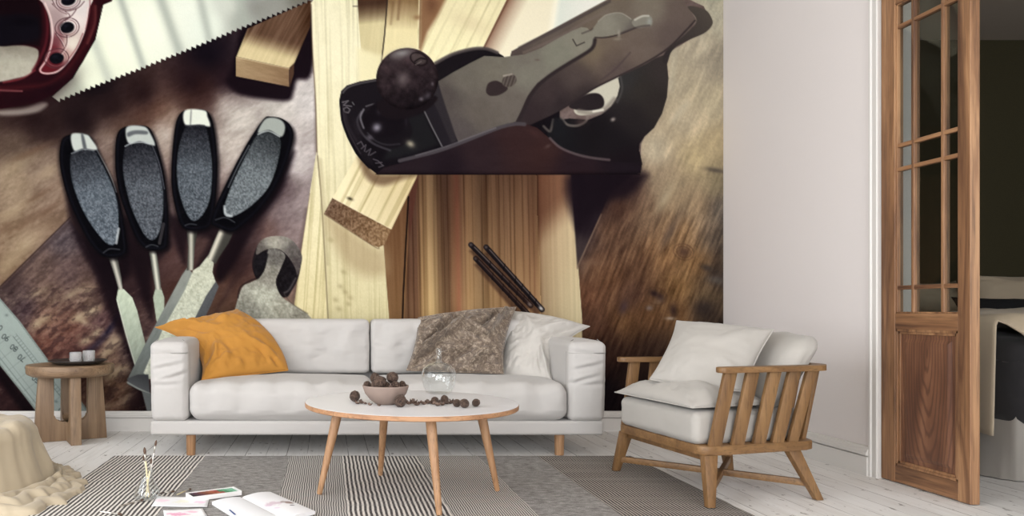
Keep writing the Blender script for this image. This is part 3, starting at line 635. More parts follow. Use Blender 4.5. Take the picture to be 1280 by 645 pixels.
    # lever cap
    cap = [(606,70),(588,79),(566,91),(548,102),(550,115),(556,136),(563,158),(573,177),(600,170),(630,158),(645,152),(652,138),(660,120),(672,104),(690,91),(715,75),(738,62),(743,55),(744,47),(758,46),(772,43),(790,36),(798,31),(790,23),(778,16.5),(768,16),(757,19),(748,27),(739,39),(734,35),(727,34),(715,39),(698,48),(677,60),(656,68),(630,71.5)]
    tex(cap, lambda x, y, d: rbf([(560,120,(94,86,82)),(580,100,(118,112,102)),(600,140,(110,102,94)),(575,165,(96,88,86)),(620,90,(126,120,108)),(640,130,(116,108,100)),(660,90,(134,130,118)),(700,70,(138,136,122)),(730,50,(146,142,128)),(765,30,(150,146,132)),(780,25,(140,134,122)),(790,34,(116,110,102)),(655,75,(126,120,110))], 22, x, y)+(fbm(6, 6, 0, 122, 3, x, y)*3.5)[..., None], 1.2, False)
    stroke([(744,50),(742,58),(735,65),(712,79),(690,93),(673,107),(662,122),(654,140),(648,152)], 4.5, (58,48,50), 3, .9); stroke([(744,47),(757,47),(772,44),(790,37),(798,33)], 1.8, (72,62,60), 1.5, .85)
    stroke([(748,27),(757,19.5),(768,16.5),(778,17),(789,24)], 1.4, (176,172,158), 1.4, .6); stroke([(728,42),(738,38),(741,36)], 2, (84,74,70), 2, .6)
    stroke([(630,158),(600,170),(574,178)], 2, (80,72,72), 2, .7)
    stroke([(716.5,49.5),(721,57.5),(731,53)], 1.6, (78,70,66), 1.3, .9, False); blob(672,75,3,1.2,(110,96,86),.7)
    fill([(608,112),(611,104),(620,101),(628,104),(634,108),(634,113),(624,119),(614,120),(609,117)], (66,54,54), 2); tex(ell(637,101,9.5,7.5,-30), lambda x, y, d: (np.array((96,86,80))*np.ones(x.shape+(1,))+(np.sin((x*.9+y*.3)*1.6)*14)[..., None]), 1.8); stroke([(630,95),(640,93)], 2, (176,168,156), 2, .8)
    # brass adjuster
    fill([(790,28),(798,21),(808,19),(815,22),(815,31),(806,34),(796,35)], (148,144,132), 2); stroke([(794,25),(803,20.5),(811,20)], 2.4, (206,202,188), 2, .8); blob(812,27,3,5,(170,176,168),.7)
    stroke([(775,42),(798,34),(812,32)], 2.4, (92,82,80), 2.5, .7); blob(774,42,2,5,(170,164,150),.8); blob(772,49,5,1.6,(160,152,136),.6)
    # near side wall of the body
    side = [(470,218),(480,210),(505,203),(535,194),(565,184),(595,173),(622,162),(642,155.5),(658,155),(672,160),(686,172),(700,184),(722,195),(748,201),(775,203),(801,204),(802,212),(796,218)]
    tex(side, lambda x, y, d: rbf([(520,210,(48,36,42)),(600,195,(58,42,46)),(650,175,(66,44,44)),(680,185,(70,46,44)),(720,205,(52,36,42)),(780,212,(40,30,38)),(560,212,(42,30,38))], 30, x, y)+(fbm(20, 6, 0, 131, 3, x, y)*3)[..., None]-np.clip(4-(218-y), 0, 4)[..., None]*4, 1.3, False)
    stroke([(500,201),(520,196),(550,188),(580,177),(605,167),(628,158.5),(645,155),(656,155.5)], 4.6, (88,82,86), 2.2, .95); stroke([(520,194.5),(555,184),(590,171),(620,160)], 1.5, (128,122,126), 1.8, .7)
    stroke([(688,173),(700,184),(718,192),(738,197),(762,200)], 3, (112,96,98), 2.5, .85); blob(668,166,10,4,(80,54,52),.7,25); blob(685,183,4,2,(112,92,88),.6,-30)
    # mouth, plates
    fill([(528,138),(548,104),(556,130),(572,177),(552,184),(540,160)], (46,41,47), 3, False, .9); fill([(548,104),(552,118),(572,176),(565,180),(548,140),(538,120)], (62,56,60), 3, False, .8)
    fill([(500,150),(530,140),(548,180),(520,192),(480,200)], (40,40,42), 8, False, .8); stroke([(529.5,136),(541,160),(553,183)], 1.7, (124,120,122), 1.4, .9, False)
    # knob base
    fill(ell(483,160,33,25,15), (30,24,30), 3); stroke([(452,140),(447,152),(454,168),(468,180),(488,188)], 2.6, (86,82,88), 2.4, .7); stroke([(455,137),(451,147),(455,160)], 2.4, (146,142,148), 2, .75)
    blob(448,160,5,12,(58,50,56),.5,-20); stroke([(458,133),(468,130),(474,130)], 1.6, (128,124,128), 1.8, .7); stroke([(460,166),(470,176),(484,181),(500,180)], 2, (70,66,72), 2.2, .7); fill([(455,150),(466,132),(476,128),(508,140),(510,150),(500,166),(480,172),(462,166)], (26,19,26), 4)
    blob(471.5,159.5,5.5,5,(150,146,156),.95,-30); blob(462.5,172,4,3,(112,106,114),.8,30); blob(513.5,180,5.5,4,(168,160,140),.95,30); blob(474,140,3,4,(62,56,62),.8); blob(508,152,2,6,(62,54,62),.6)
    # knob
    fill([(476,125),(545,120),(530,140),(505,148),(480,146)], (34,25,30), 3, True)
    def knob(x, y, d):
        u = (x-509.5)/38.5; v = (y-98)/38.5
        l = np.clip(.5-.45*v-.1*u, 0, 1)
        c = lerp((30,22,27), (78,62,64), l)
        return c+(fbm(6, 6, 0, 141, 4, x, y)*24)[..., None]*np.array([1, .85, .85])-np.clip(4-d, 0, 4)[..., None]*3.5
    tex(ell(509.5,98.5,38.8,38.5), knob, 1.3)
    blob(502,67,13,5,(168,166,164),.8,-12); blob(497,72,7,5,(110,102,102),.6); blob(504,99,8,9,(124,112,112),.75,20); blob(492,80,8,6,(70,58,62),.6); blob(535,120,4,5,(104,98,106),.6,40); blob(527,124,3,2.5,(130,122,128),.8); blob(541,105,1.8,2.5,(120,112,118),.7)
    stroke(ell(524,74,11,7.5,25), 1.5, (34,26,28), 1.4, .85, closed=True); fill(ell(524,74,9,5.5,25), (98,88,84), 2, True, .6); stroke([(519,77),(526,73),(532,74)], 2, (36,28,30), 1.4, .9); stroke([(520,81),(527,77)], 1.2, (150,140,134), 1.2, .6)
    # cast letters on the toe
    for p in [[(428.5,128),(436,126),(430,131.5),(440,133)],[(441,128),(443,131)],[(430,136),(434,134),(438,137),(436,141),(431,140),(430,136)]]: stroke(p, 1.5, (128,122,126), 1.2, .8, False)
    for p in [[(447,180),(452,177),(455,183)],[(452,186),(458,181),(456,189)],[(458,190),(464,186),(461,194)],[(463,194),(470,190)],[(467,199),(473,201),(479,207)],[(470,204),(478,203)],[(474,209),(480,207)]]: stroke(p, 1.4, (104,98,104), 1.3, .8, False)
    stroke([(431,140),(436,158),(446,176)], 3, (62,54,60), 4, .6)
    stroke([(472,218),(800,218)], 1.2, (24,16,22), 1.4, .9, False)
    img[:] += (np.random.RandomState(5).rand(MH, MW, 1).astype(np.float32)-.5)*4
    v = np.clip(img, 1, 253)/255; v = v**1.2*(1-.05*(1-v))
    g = v.mean(-1, keepdims=True); v = g+(v-g)*.87
    return np.clip(v*255, 2, 250)
# ================================================================= materials
M = {}
M['plaster'] = mat_new('plaster', (224,217,214), .9)
n = N(M['plaster']); n.bump(n.noise(n.coord(), 60, 4), .06, .002)
M['trim'] = mat_new('white_trim', (216,212,207), .45)
M['ceil'] = mat_new('ceiling_paint', (226,222,216), .9)
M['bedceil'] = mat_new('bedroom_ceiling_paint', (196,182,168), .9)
M['dark'] = mat_new('olive_wallpaper', (78,72,50), .95)
n = N(M['dark']); v = n.coord(); f = n.noise(v, 160, 2, .7); n.col(n.mix((84,78,52), (58,52,36), f))
# whitewashed boards running into the room
M['floor'] = mat_new('whitewashed_floorboards', (220,217,212), .55)
n = N(M['floor'])
tc = n.n('ShaderNodeTexCoord'); sp = n.n('ShaderNodeSeparateXYZ'); n.l(tc.outputs['Object'], sp.inputs[0])
xb = n.math('DIVIDE', n.math('ADD', sp.outputs['X'], 6-.004), .12)
fr = n.math('FRACT', xb); idx = n.math('FLOOR', xb)
wn = n.n('ShaderNodeTexWhiteNoise'); wn.noise_dimensions = '1D'; n.l(idx, wn.inputs['W'])
cb = n.n('ShaderNodeCombineXYZ'); n.l(n.math('MULTIPLY', sp.outputs['X'], 9), cb.inputs[0]); n.l(n.math('ADD', sp.outputs['Y'], n.math('MULTIPLY', wn.outputs['Value'], 30)), cb.inputs[1]); n.l(idx, cb.inputs[2])
g = n.noise(cb.outputs[0], 3.2, 5, .6, .4)
base = n.ramp(g, [(.28, (226,223,219)), (.48, (238,236,233)), (.75, (244,243,241))])
base = n.mix(base, (170,163,156), n.math('MULTIPLY', wn.outputs['Value'], .16))
kn = n.noise(n.coord((6, 2.6, 1)), 4.6, 3, .6)
base = n.mix(base, (96,84,74), n.math('MULTIPLY', n.math('SMOOTH_MIN', n.math('MULTIPLY', n.math('MAXIMUM', n.math('SUBTRACT', kn, .64), 0), 16), 1, .1), .75))
dd = n.math('MINIMUM', fr, n.math('SUBTRACT', 1, fr))
gapn = n.noise(n.coord((3, 1.2, 1)), 2.2, 2)
gap = n.math('LESS_THAN', dd, n.math('MULTIPLY', n.math('ADD', gapn, -.33), .075))
n.col(n.mix(base, (92,82,74), n.math('MULTIPLY', gap, .75)))
n.bump(n.math('SUBTRACT', g, n.math('MULTIPLY', gap, .8)), .25, .003)
M['oak_chair'] = wood('armchair_oak', (123,90,55), (105,75,45), (139,105,67), axis=1, scale=.8)
M['oak_v'] = wood('armchair_oak_upright', (123,90,55), (105,75,45), (139,105,67), axis=2, scale=.8)
M['oak_x'] = wood('armchair_oak_across', (123,90,55), (105,75,45), (139,105,67), axis=0, scale=.8)
M['legs'] = wood('orange_oak', (166,126,90), (146,106,72), (188,150,114), axis=2, scale=.9)
M['stool'] = wood('rustic_wood', (134,108,82), (108,84,62), (160,136,108), axis=2, scale=.5)
M['stool_x'] = wood('rustic_wood_top', (136,110,84), (108,84,62), (162,138,110), axis=0, scale=.5)
M['rim'] = wood('plywood_rim', (170,126,90), (144,102,70), (188,146,108), axis=0, scale=.6)
M['door'] = wood('door_pine', (140,101,70), (90,60,42), (176,134,96), axis=2, scale=.55, rough=.45)
M['door_x'] = wood('door_pine_rail', (138,99,68), (86,56,40), (172,130,94), axis=1, scale=.55, rough=.45)
# panel of the door: long cathedral figure
M['panel'] = mat_new('door_panel_wood', (126,82,58), .45); n = N(M['panel'])
v = n.coord((1, 9, 1.5), (0,0,0), (0,.285*9,-.64*1.5)); ns = n.noise(v, 1.3, 4, .55, .2)
ln = n.n('ShaderNodeVectorMath'); ln.operation = 'LENGTH'; mm = n.n('ShaderNodeMapping'); mm.inputs['Scale'].default_value = (0, 1, 1); n.l(v, mm.inputs['Vector']); n.l(mm.outputs['Vector'], ln.inputs[0])
ring = n.math('SINE', n.math('MULTIPLY', n.math('ADD', ln.outputs['Value'], n.math('MULTIPLY', ns, .35)), 44))
cc = n.mix(n.ramp(ns, [(.3, (84,54,40)), (.55, (118,80,58)), (.75, (146,104,78))]), (72,44,34), n.math('MULTIPLY', n.math('MAXIMUM', ring, 0), .6))
n.col(cc)
M['sofa'] = fabric('sofa_linen', (196,192,188), .97)
M['chairfab'] = fabric('armchair_linen', (176,171,164), .95)
M['mustard'] = fabric('mustard_velvet', (194,134,48), .88, 300, .8, .12)
M['whitepil'] = fabric('white_cotton', (200,195,188), .96)
M['throw'] = fabric('beige_throw', (182,167,142), .93, 500)
M['brown'] = mat_new('crushed_velvet', (140,122,104), .6); n = N(M['brown']); v = n.coord()
a = n.noise(v, 26, 6, .72, 1.4); b_ = n.noise(n.coord((1, 1, 2.2), (.2, .5, .6)), 70, 3, .7)
n.col(n.mix(n.ramp(a, [(.36, (84,70,60)), (.5, (118,102,87)), (.58, (152,136,118)), (.70, (190,177,160))]), (86,70,58), n.math('MULTIPLY', n.math('GREATER_THAN', b_, .56), .5)))
n.b.inputs['Sheen Weight'].default_value = .3; n.bump(a, .3, .004)
M['white_top'] = mat_new('white_laminate', (232,231,232), .35)
M['terracotta'] = mat_new('clay_bowl', (138,120,110), .7); n = N(M['terracotta']); n.bump(n.noise(n.coord(), 90, 3), .1, .001)
for key_, sc_ in (('walnut', 2.2), ('shell', 70)):
  M[key_] = mat_new('walnut_'+key_, (118,94,80), .5); n = N(M[key_]); v = n.coord(); a = n.noise(v, sc_, 5, .65, 1.2)
  n.col(n.ramp(a, [(.34, (50,36,30)), (.5, (96,75,64)), (.64, (142,118,102))])); n.bump(a, .8, .06 if key_ == 'walnut' else .002)
M['plate'] = mat_new('black_plate', (58,54,52), .4)
M['paper'] = mat_new('white_paper', (236,236,238), .8)
M['pan_white'] = mat_new('white_enamel', (232,230,228), .35)
M['black'] = mat_new('black_linen', (30,29,31), .95)
M['dark_duvet'] = fabric('charcoal_duvet', (46,44,46), .8)
M['bedbeige'] = fabric('sand_blanket', (206,188,162), .94, 500)
M['bedskirt'] = fabric('grey_bed_skirt', (176,170,162), .94, 500)
def glass(name, tint=(255,255,255), base=.05, gain=.5, rough=0.0):
    m = bpy.data.materials.new(name); m.use_nodes = True; t = m.node_tree; t.nodes.clear()
    o = t.nodes.new('ShaderNodeOutputMaterial'); mx = t.nodes.new('ShaderNodeMixShader'); tr = t.nodes.new('ShaderNodeBsdfTransparent'); gl = t.nodes.new('ShaderNodeBsdfGlossy')
    lw = t.nodes.new('ShaderNodeLayerWeight'); lw.inputs['Blend'].default_value = .5
    p = t.nodes.new('ShaderNodeMath'); p.operation = 'POWER'; p.inputs[1].default_value = 2.6; t.links.new(lw.outputs['Facing'], p.inputs[0])
    q = t.nodes.new('ShaderNodeMath'); q.operation = 'MULTIPLY_ADD'; q.inputs[1].default_value = gain; q.inputs[2].default_value = base; t.links.new(p.outputs[0], q.inputs[0])
    gl.inputs['Roughness'].default_value = rough; tr.inputs['Color'].default_value = s2l(tint); gl.inputs['Color'].default_value = (1, 1, 1, 1)
    t.links.new(q.outputs[0], mx.inputs[0]); t.links.new(tr.outputs[0], mx.inputs[1]); t.links.new(gl.outputs[0], mx.inputs[2]); t.links.new(mx.outputs[0], o.inputs['Surface']); return m
M['pane'] = glass('window_glass', (222,224,222), .005, .25)
M['glass'] = glass('blown_glass', (251,252,252), .03, .55, .05)
M['crystal'] = mat_new('cut_crystal', (245,245,245), .08); M['crystal'].node_tree.nodes['Principled BSDF'].inputs['Transmission Weight'].default_value = .75
# rug: bands of stripes running into the room
M['rug'] = mat_new('striped_rug', (140,136,132), 1.0); n = N(M['rug'])
tc = n.n('ShaderNodeTexCoord'); sp = n.n('ShaderNodeSeparateXYZ'); n.l(tc.outputs['Object'], sp.inputs[0])
wob = n.noise(n.coord((7, 5, 1)), 1.5, 2); X = n.math('ADD', sp.outputs['X'], n.math('MULTIPLY', n.math('SUBTRACT', wob, .5), .012)); X0 = sp.outputs['X']
def stripes(period, duty, soft=.12):
    s = n.math('SINE', n.math('MULTIPLY', X, 2*PI/period))
    return n.math('MULTIPLY_ADD', n.math('SUBTRACT', s, duty), .5/soft, .5)
def between(a, b): return n.math('MULTIPLY', n.math('GREATER_THAN', X0, a), n.math('LESS_THAN', X0, b))
def clampv(s):
    o = n.n('ShaderNodeClamp'); n.l(s, o.inputs[0]); return o.outputs[0]
wv = n.noise(n.coord((160, 420, 1)), 1, 3, .7); wl = n.ramp(n.noise(n.coord((7, 16, 1)), 3, 5, .7), [(.38, (0,0,0)), (.62, (230,230,230))])
gray = n.mix(n.mix((172,168,164), (96,92,89), wl), (78,74,72), n.math('MULTIPLY', n.math('GREATER_THAN', wv, .53), .45))
coarse = n.mix((66,60,60), (226,220,212), clampv(stripes(.0208, .05)))
fine = n.mix((84,79,78), (206,201,194), clampv(stripes(.0104, 0, .3)))
right = n.mix((50,45,45), (176,168,158), clampv(stripes(.0150, .25, .3)))
c = n.mix(gray, coarse, between(-2, -.694)); c = n.mix(c, fine, between(-.215, .087)); c = n.mix(c, coarse, between(.087, .512)); c = n.mix(c, fine, between(.512, .86)); c = n.mix(c, right, between(1.197, 3))
yb = n.noise(n.coord((.3, 9, 1)), 2, 3, .6); c = n.mix(c, (150,146,141), n.math('MULTIPLY', n.math('MAXIMUM', n.math('SUBTRACT', yb, .45), 0), 1.6))
n.col(n.mix(c, (60,56,56), n.math('MULTIPLY', n.math('GREATER_THAN', wv, .6), .25))); n.bump(wv, .4, .004)
# ================================================================= room shell
XL, XR, YF, YB, ZC = -3.3, 2.762, -2.6, 5.30, 3.12
BX, BY, BY0 = 7.2, 6.42, -.4
WT = .155
bm = B(); box(bm, (XL-.3, YF-.3, -.12), (BX+.2, BY+.2, 0)); struct('floor', bm, M['floor'])
bm = B(); box(bm, (XL-.3, YF-.3, ZC), (XR+WT, YB+.2, ZC+.12)); struct('ceiling', bm, M['ceil'])
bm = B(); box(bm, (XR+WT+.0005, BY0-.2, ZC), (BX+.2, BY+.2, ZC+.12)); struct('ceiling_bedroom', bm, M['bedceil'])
bm = B(); box(bm, (XL-.3, YB, 0), (XR+WT, YB+.2, ZC)); struct('wall_back', bm, M['plaster'])
OY0, OY1, OZ = 2.22, 3.815, 2.52          # doorway in the right wall
bm = B(); box(bm, (XR, OY1, 0), (XR+WT-.012, YB, ZC)); box(bm, (XR, YF-.2, 0), (XR+WT-.012, OY0, ZC)); box(bm, (XR, OY0, OZ), (XR+WT-.012, OY1, ZC)); struct('wall_right', bm, M['plaster'])
bm = B(); box(bm, (XR+WT-.012, OY1, 0), (XR+WT, BY, ZC)); box(bm, (XR+WT-.012, BY0, 0), (XR+WT, OY0, ZC)); box(bm, (XR+WT-.012, OY0, OZ), (XR+WT, OY1, ZC))
box(bm, (XR+WT, BY, 0), (BX+.1, BY+.1, ZC)); box(bm, (BX, BY0, 0), (BX+.1, BY, ZC)); box(bm, (XR+WT, BY0-.1, 0), (3.6, BY0, ZC)); box(bm, (6.2, BY0-.1, 0), (BX+.1, BY0, ZC)); box(bm, (3.6, BY0-.1, 0), (6.2, BY0, .5)); box(bm, (3.6, BY0-.1, 2.6), (6.2, BY0, ZC)); struct('wall_bedroom', bm, M['dark'])
# left wall with a wide window, front wall with two windows
def wall_with_holes(name, fixed, lo, hi, holes, axis):
    bm = B(); cuts = sorted({lo}|{hi}|{h[0] for h in holes}|{h[1] for h in holes})
    for a, b in zip(cuts, cuts[1:]):
        hs = [h for h in holes if h[0] <= a and h[1] >= b]
        segs = [(0, ZC)] if not hs else [(0, hs[0][2]), (hs[0][3], ZC)]
        for z0, z1 in segs:
            if z1-z0 < .01: continue
            if axis == 'x': box(bm, (fixed[0], a, z0), (fixed[1], b, z1))
            else: box(bm, (a, fixed[0], z0), (b, fixed[1], z1))
    bmesh.ops.remove_doubles(bm, verts=bm.verts, dist=1e-5)
    struct(name, bm, M['plaster'])
WL = [(-1.6, .9, .35, 2.75), (1.25, 3.9, .35, 2.75)]; WF = [(-2.6, -.35, .35, 2.75), (.05, 2.3, .35, 2.75)]
wall_with_holes('wall_left', (XL-.25, XL), YF, YB, WL, 'x'); wall_with_holes('wall_front', (YF-.25, YF), XL-.25, XR+WT, WF, 'y')
k = 0
for axis, hs in (('x', WL), ('y', WF)):
    for (a, b, z0, z1) in hs:
        k += 1; bm = B(); m_ = (a+b)/2
        def fb(p, q, z, w):
            if axis == 'x': box(bm, (XL-.16, p, z), (XL-.10, q, w), .004)
            else: box(bm, (p, YF-.16, z), (q, YF-.10, w), .004)
        fb(a, a+.06, z0, z1); fb(b-.06, b, z0, z1); fb(a+.06, b-.06, z0, z0+.06); fb(a+.06, b-.06, z1-.06, z1); fb(m_-.035, m_+.035, z0+.06, z1-.06); fb(a+.06, m_-.035, 2.1, 2.15); fb(m_+.035, b-.06, 2.1, 2.15)
        struct('window_%d' % k, bm, M['trim'])
bm = B(); 
for (a, b, z0, z1) in ((3.6,3.66,.5,2.6),(6.14,6.2,.5,2.6),(3.66,6.14,.5,.56),(3.66,6.14,2.54,2.6),(4.87,4.93,.56,2.54)): box(bm, (a, BY0-.08, z0), (b, BY0-.03, z1), .004)
struct('window_5', bm, M['trim'])  # unseen bedroom window, added to let more light onto the bed
# baseboards with a moulded top
def profile_strip(bm, prof, a, b, nrm):
    "prof: (out, z) outline swept from a to b on the floor plane"
    a = Vector(a); b = Vector(b); nrm = Vector(nrm); A = []; Bv = []
    for o, z in prof: A.append(bm.verts.new(a+nrm*o+Vector((0,0,z)))); Bv.append(bm.verts.new(b+nrm*o+Vector((0,0,z))))
    m = len(prof)
    for i in range(m): bm.faces.new((A[i], A[(i+1) % m], Bv[(i+1) % m], Bv[i]))
    bm.faces.new(A); bm.faces.new(Bv[::-1]); return bm
BP = [(0,0),(.022,0),(.022,.096),(.009,.0975),(.009,.1035),(.026,.105),(.026,.118),(.020,.124),(.018,.132),(.012,.138),(.010,.148),(0,.150)]
BPb = [(o, z*.925) for o, z in BP]
bm = B(); profile_strip(bm, BPb, (XL, YB, 0), (XR-.001, YB, 0), (0,-1,0)); struct('baseboard_back', bm, M['trim'])
bm = B(); profile_strip(bm, BP, (XR, 3.862, 0), (XR, YB-.03, 0), (-1,0,0)); profile_strip(bm, BP, (XR, YF, 0), (XR, OY0-.062, 0), (-1,0,0)); struct('baseboard_right', bm, M['trim'])
bm = B(); profile_strip(bm, BP, (XL, YF, 0), (XL, YB-.03, 0), (1,0,0)); struct('baseboard_left', bm, M['trim'])
# door casing and reveal
CP = [(0,0),(.008,0),(.012,.005),(.012,.014),(.008,.018),(.008,.040),(.014,.045),(.014,.057),(.0,.059)]
bm = B()
def vcase(y0, sgn):
    A = []; Bv = []
    for o, t in CP: A.append(bm.verts.new((XR-o, y0+sgn*t, 0))); Bv.append(bm.verts.new((XR-o, y0+sgn*t, OZ+.08)))
    m = len(CP)
    for i in range(m): bm.faces.new((A[i], A[(i+1) % m], Bv[(i+1) % m], Bv[i]))
    bm.faces.new(A); bm.faces.new(Bv)

vcase(OY1-.012, 1); vcase(OY0+.012, -1)
box(bm, (XR-.012, OY0-.047, OZ+.012), (XR, OY1+.047, OZ+.08))
struct('trim_1', bm, M['trim'])
bm = B()
box(bm, (XR-.0005, OY1-.004, 0), (XR+WT+.0005, OY1-.0005, OZ)); box(bm, (XR-.0005, OY0+.0005, 0), (XR+WT+.0005, OY0+.004, OZ)); box(bm, (XR-.0005, OY0+.004, OZ-.004), (XR+WT+.0005, OY1-.004, OZ-.0005))
box(bm, (XR+.10, OY1-.018, 0), (XR+WT+.0005, OY1-.004, OZ-.004))
struct('trim_2', bm, M['trim'])
# ================================================================= the printed mural (flat, pasted on the back wall)
SC = YB/F
def make_mural():
    c = paint_mural()/255.0
    lin = np.where(c <= .04045, c/12.92, ((c+.055)/1.055)**2.4).astype(np.float32)
    lin = np.pad(lin, ((21, 0), (182, 0), (0, 0)), mode='reflect')      # the print runs on to the left corner and up to the ceiling
    H, W = lin.shape[:2]
    xs = (np.arange(W)-182-409-.5)*SC; xs[-1] = XR-.001; xs[0] = XL+.001
    zs = CAMZ-(np.arange(H)-21-386)*SC; zs[0] = ZC-.001
    X, Z = np.meshgrid(xs, zs); co = np.zeros((H, W, 3), np.float32); co[..., 0] = X; co[..., 1] = YB-.0025; co[..., 2] = Z
    idx = np.arange(H*W).reshape(H, W)
    q = np.stack([idx[:-1, :-1], idx[1:, :-1], idx[1:, 1:], idx[:-1, 1:]], -1).reshape(-1, 4)
    me = bpy.data.meshes.new('wall_mural')
    me.vertices.add(H*W); me.vertices.foreach_set('co', co.ravel())
    me.loops.add(q.size); me.loops.foreach_set('vertex_index', q.ravel().astype(np.int32))
    me.polygons.add(len(q)); me.polygons.foreach_set('loop_start', np.arange(0, q.size, 4, dtype=np.int32))
    me.update(calc_edges=True)
    at = me.color_attributes.new('print', 'FLOAT_COLOR', 'POINT')
    rgba = np.ones((H*W, 4), np.float32); rgba[:, :3] = lin.reshape(-1, 3); at.data.foreach_set('color', rgba.ravel())
    o = bpy.data.objects.new('wall_mural', me); C.objects.link(o)
    m = mat_new('printed_wallpaper', (128,128,128), 1.0); n = N(m)
    a = n.n('ShaderNodeVertexColor'); a.layer_name = 'print'; n.l(a.outputs['Color'], n.b.inputs['Base Color']); n.b.inputs['Specular IOR Level'].default_value = .05
    me.materials.append(m)
    tag(o, 'photo wallpaper of saw, chisels, hammer head and hand plane covering the back wall', 'mural')
make_mural()
# ================================================================= the glazed door leaf standing in the opening
DX, DT = 2.775, .042
def dy(px): return DX*F/(px-409)
y1, y0 = 3.808, dy(1213)
ya, yb, yc, yd = dy(1118.5), dy(1139), dy(1176), dy(1197)          # glazing from hinge side to free side
DH = 2.46
door = bpy.data.objects.new('door_1', None); C.objects.link(door); door.location = (DX+DT/2, y1, 0); door['kind'] = 'structure'
def dpart(name, bm, m, parent=None, smooth=False, **k): return obj(name, bm, m, parent or door, smooth, **k)
bm = B(); box(bm, (DX, ya, .004), (DX+DT, y1, DH), .003); box(bm, (DX, y0, .004), (DX+DT, yd, DH), .003)
dpart('stile', bm, M['door'])
zg0, zg1 = .828, 2.335
bm = B(); box(bm, (DX+.001, yd, .006), (DX+DT-.001, ya, .088), .002); box(bm, (DX+.001, yd, .752), (DX+DT-.001, ya, zg0), .002); box(bm, (DX+.001, yd, zg1), (DX+DT-.001, ya, DH-.002), .002)
dpart('rail', bm, M['door_x'])
bm = B(); e = .0
box(bm, (DX+.014, yd-.004, .08), (DX+.028, ya+.004, .756)); 
pan = dpart('door_panel', bm, M['panel'])
bm = B()
a0, a1, b0, b1 = yd, ya, .088, .752
for (w, x0, x1) in ((.012, DX+.002, DX+.016), (.024, DX+.008, DX+.016)):
    box(bm, (x0, a0, b0), (x1, a0+w, b1), .002); box(bm, (x0, a1-w, b0), (x1, a1, b1), .002); box(bm, (x0, a0, b0), (x1, a1, b0+w), .002); box(bm, (x0, a0, b1-w), (x1, a1, b1), .002)
# raised field with bevelled margin
f0, f1, g0, g1 = a0+.045, a1-.045, b0+.045, b1-.045
dpart('panel_moulding', bm, M['door'])
bm = B()
A = [bm.verts.new((DX+.014, y, z)) for y, z in ((f0, g0), (f1, g0), (f1, g1), (f0, g1))]
Bq = [bm.verts.new((DX+.007, y, z)) for y, z in ((f0+.018, g0+.018), (f1-.018, g0+.018), (f1-.018, g1-.018), (f0+.018, g1-.018))]
bm.faces.new(Bq)
for k in range(4): bm.faces.new((A[k], A[(k+1) % 4], Bq[(k+1) % 4], Bq[k]))
bm.faces.new(A[::-1]); obj('raised_field', bm, M['panel'], pan, False)
zr = [zg0, .953, 1.529, 1.645, 2.224, zg1]; yr = [yd, yc, yb, ya]
for y in (yb, yc):
    bm = B(); box(bm, (DX+.006, y-.009, zg0), (DX+DT-.006, y+.009, zg1), .004); dpart('glazing_bar', bm, M['door'])
for z in zr[1:-1]:
    bm = B(); box(bm, (DX+.007, yd, z-.010), (DX+DT-.007, ya, z+.010), .004); dpart('glazing_bar', bm, M['door_x'])
bm = B()
for (u0, u1, w0, w1) in ((yd, yd+.008, zg0, zg1), (ya-.008, ya, zg0, zg1), (yd, ya, zg0, zg0+.008), (yd, ya, zg1-.008, zg1)): box(bm, (DX+.006, u0, w0), (DX+DT-.006, u1, w1), .002)
dpart('glazing_bead', bm, M['door'])
for i in range(3):
    for j in range(5):
        bm = B(); box(bm, (DX+.019, yr[i], zr[j]), (DX+.023, yr[i+1], zr[j+1])); dpart('pane', bm, M['pane'])
for z in (.25, 2.2):
    bm = B(); tube(bm, [(DX+DT+.004, y1+.000, z-.04), (DX+DT+.004, y1+.000, z+.04)], .005, 10); dpart('hinge', bm, mat_new('hinge_brass', (120,100,70), .4, Metallic=.8) if 'hinge' not in M else M['hinge'])
# ================================================================= rug
bm = B(); nx, ny = 60, 60; RX0, RX1, RY0, RY1 = -1.215, 1.735, 2.05, 4.345
bm2 = []
for i in range(nx+1):
    row = []
    for j in range(ny+1):
        x = RX0+(RX1-RX0)*i/nx; y = RY0+(RY1-RY0)*j/ny
        row.append(bm.verts.new((x+(.003*nz((0, y, 0), 6, 2) if i in (0, nx) else 0), y, .010+.0015*nz((x, y, 0), 5, 3))))
    bm2.append(row)
for i in range(nx):
    for j in range(ny): bm.faces.new((bm2[i][j], bm2[i+1][j], bm2[i+1][j+1], bm2[i][j+1]))
r = bmesh.ops.extrude_face_region(bm, geom=list(bm.faces)); 
for g_ in r['geom']:
    if isinstance(g_, bmesh.types.BMVert): g_.co.z = .001
o = obj('striped_rug', bm, M['rug'], None, False, loc=Vector((0,0,0)), label='flat woven rug with black, grey and cream stripes under the coffee table', cat='rug')
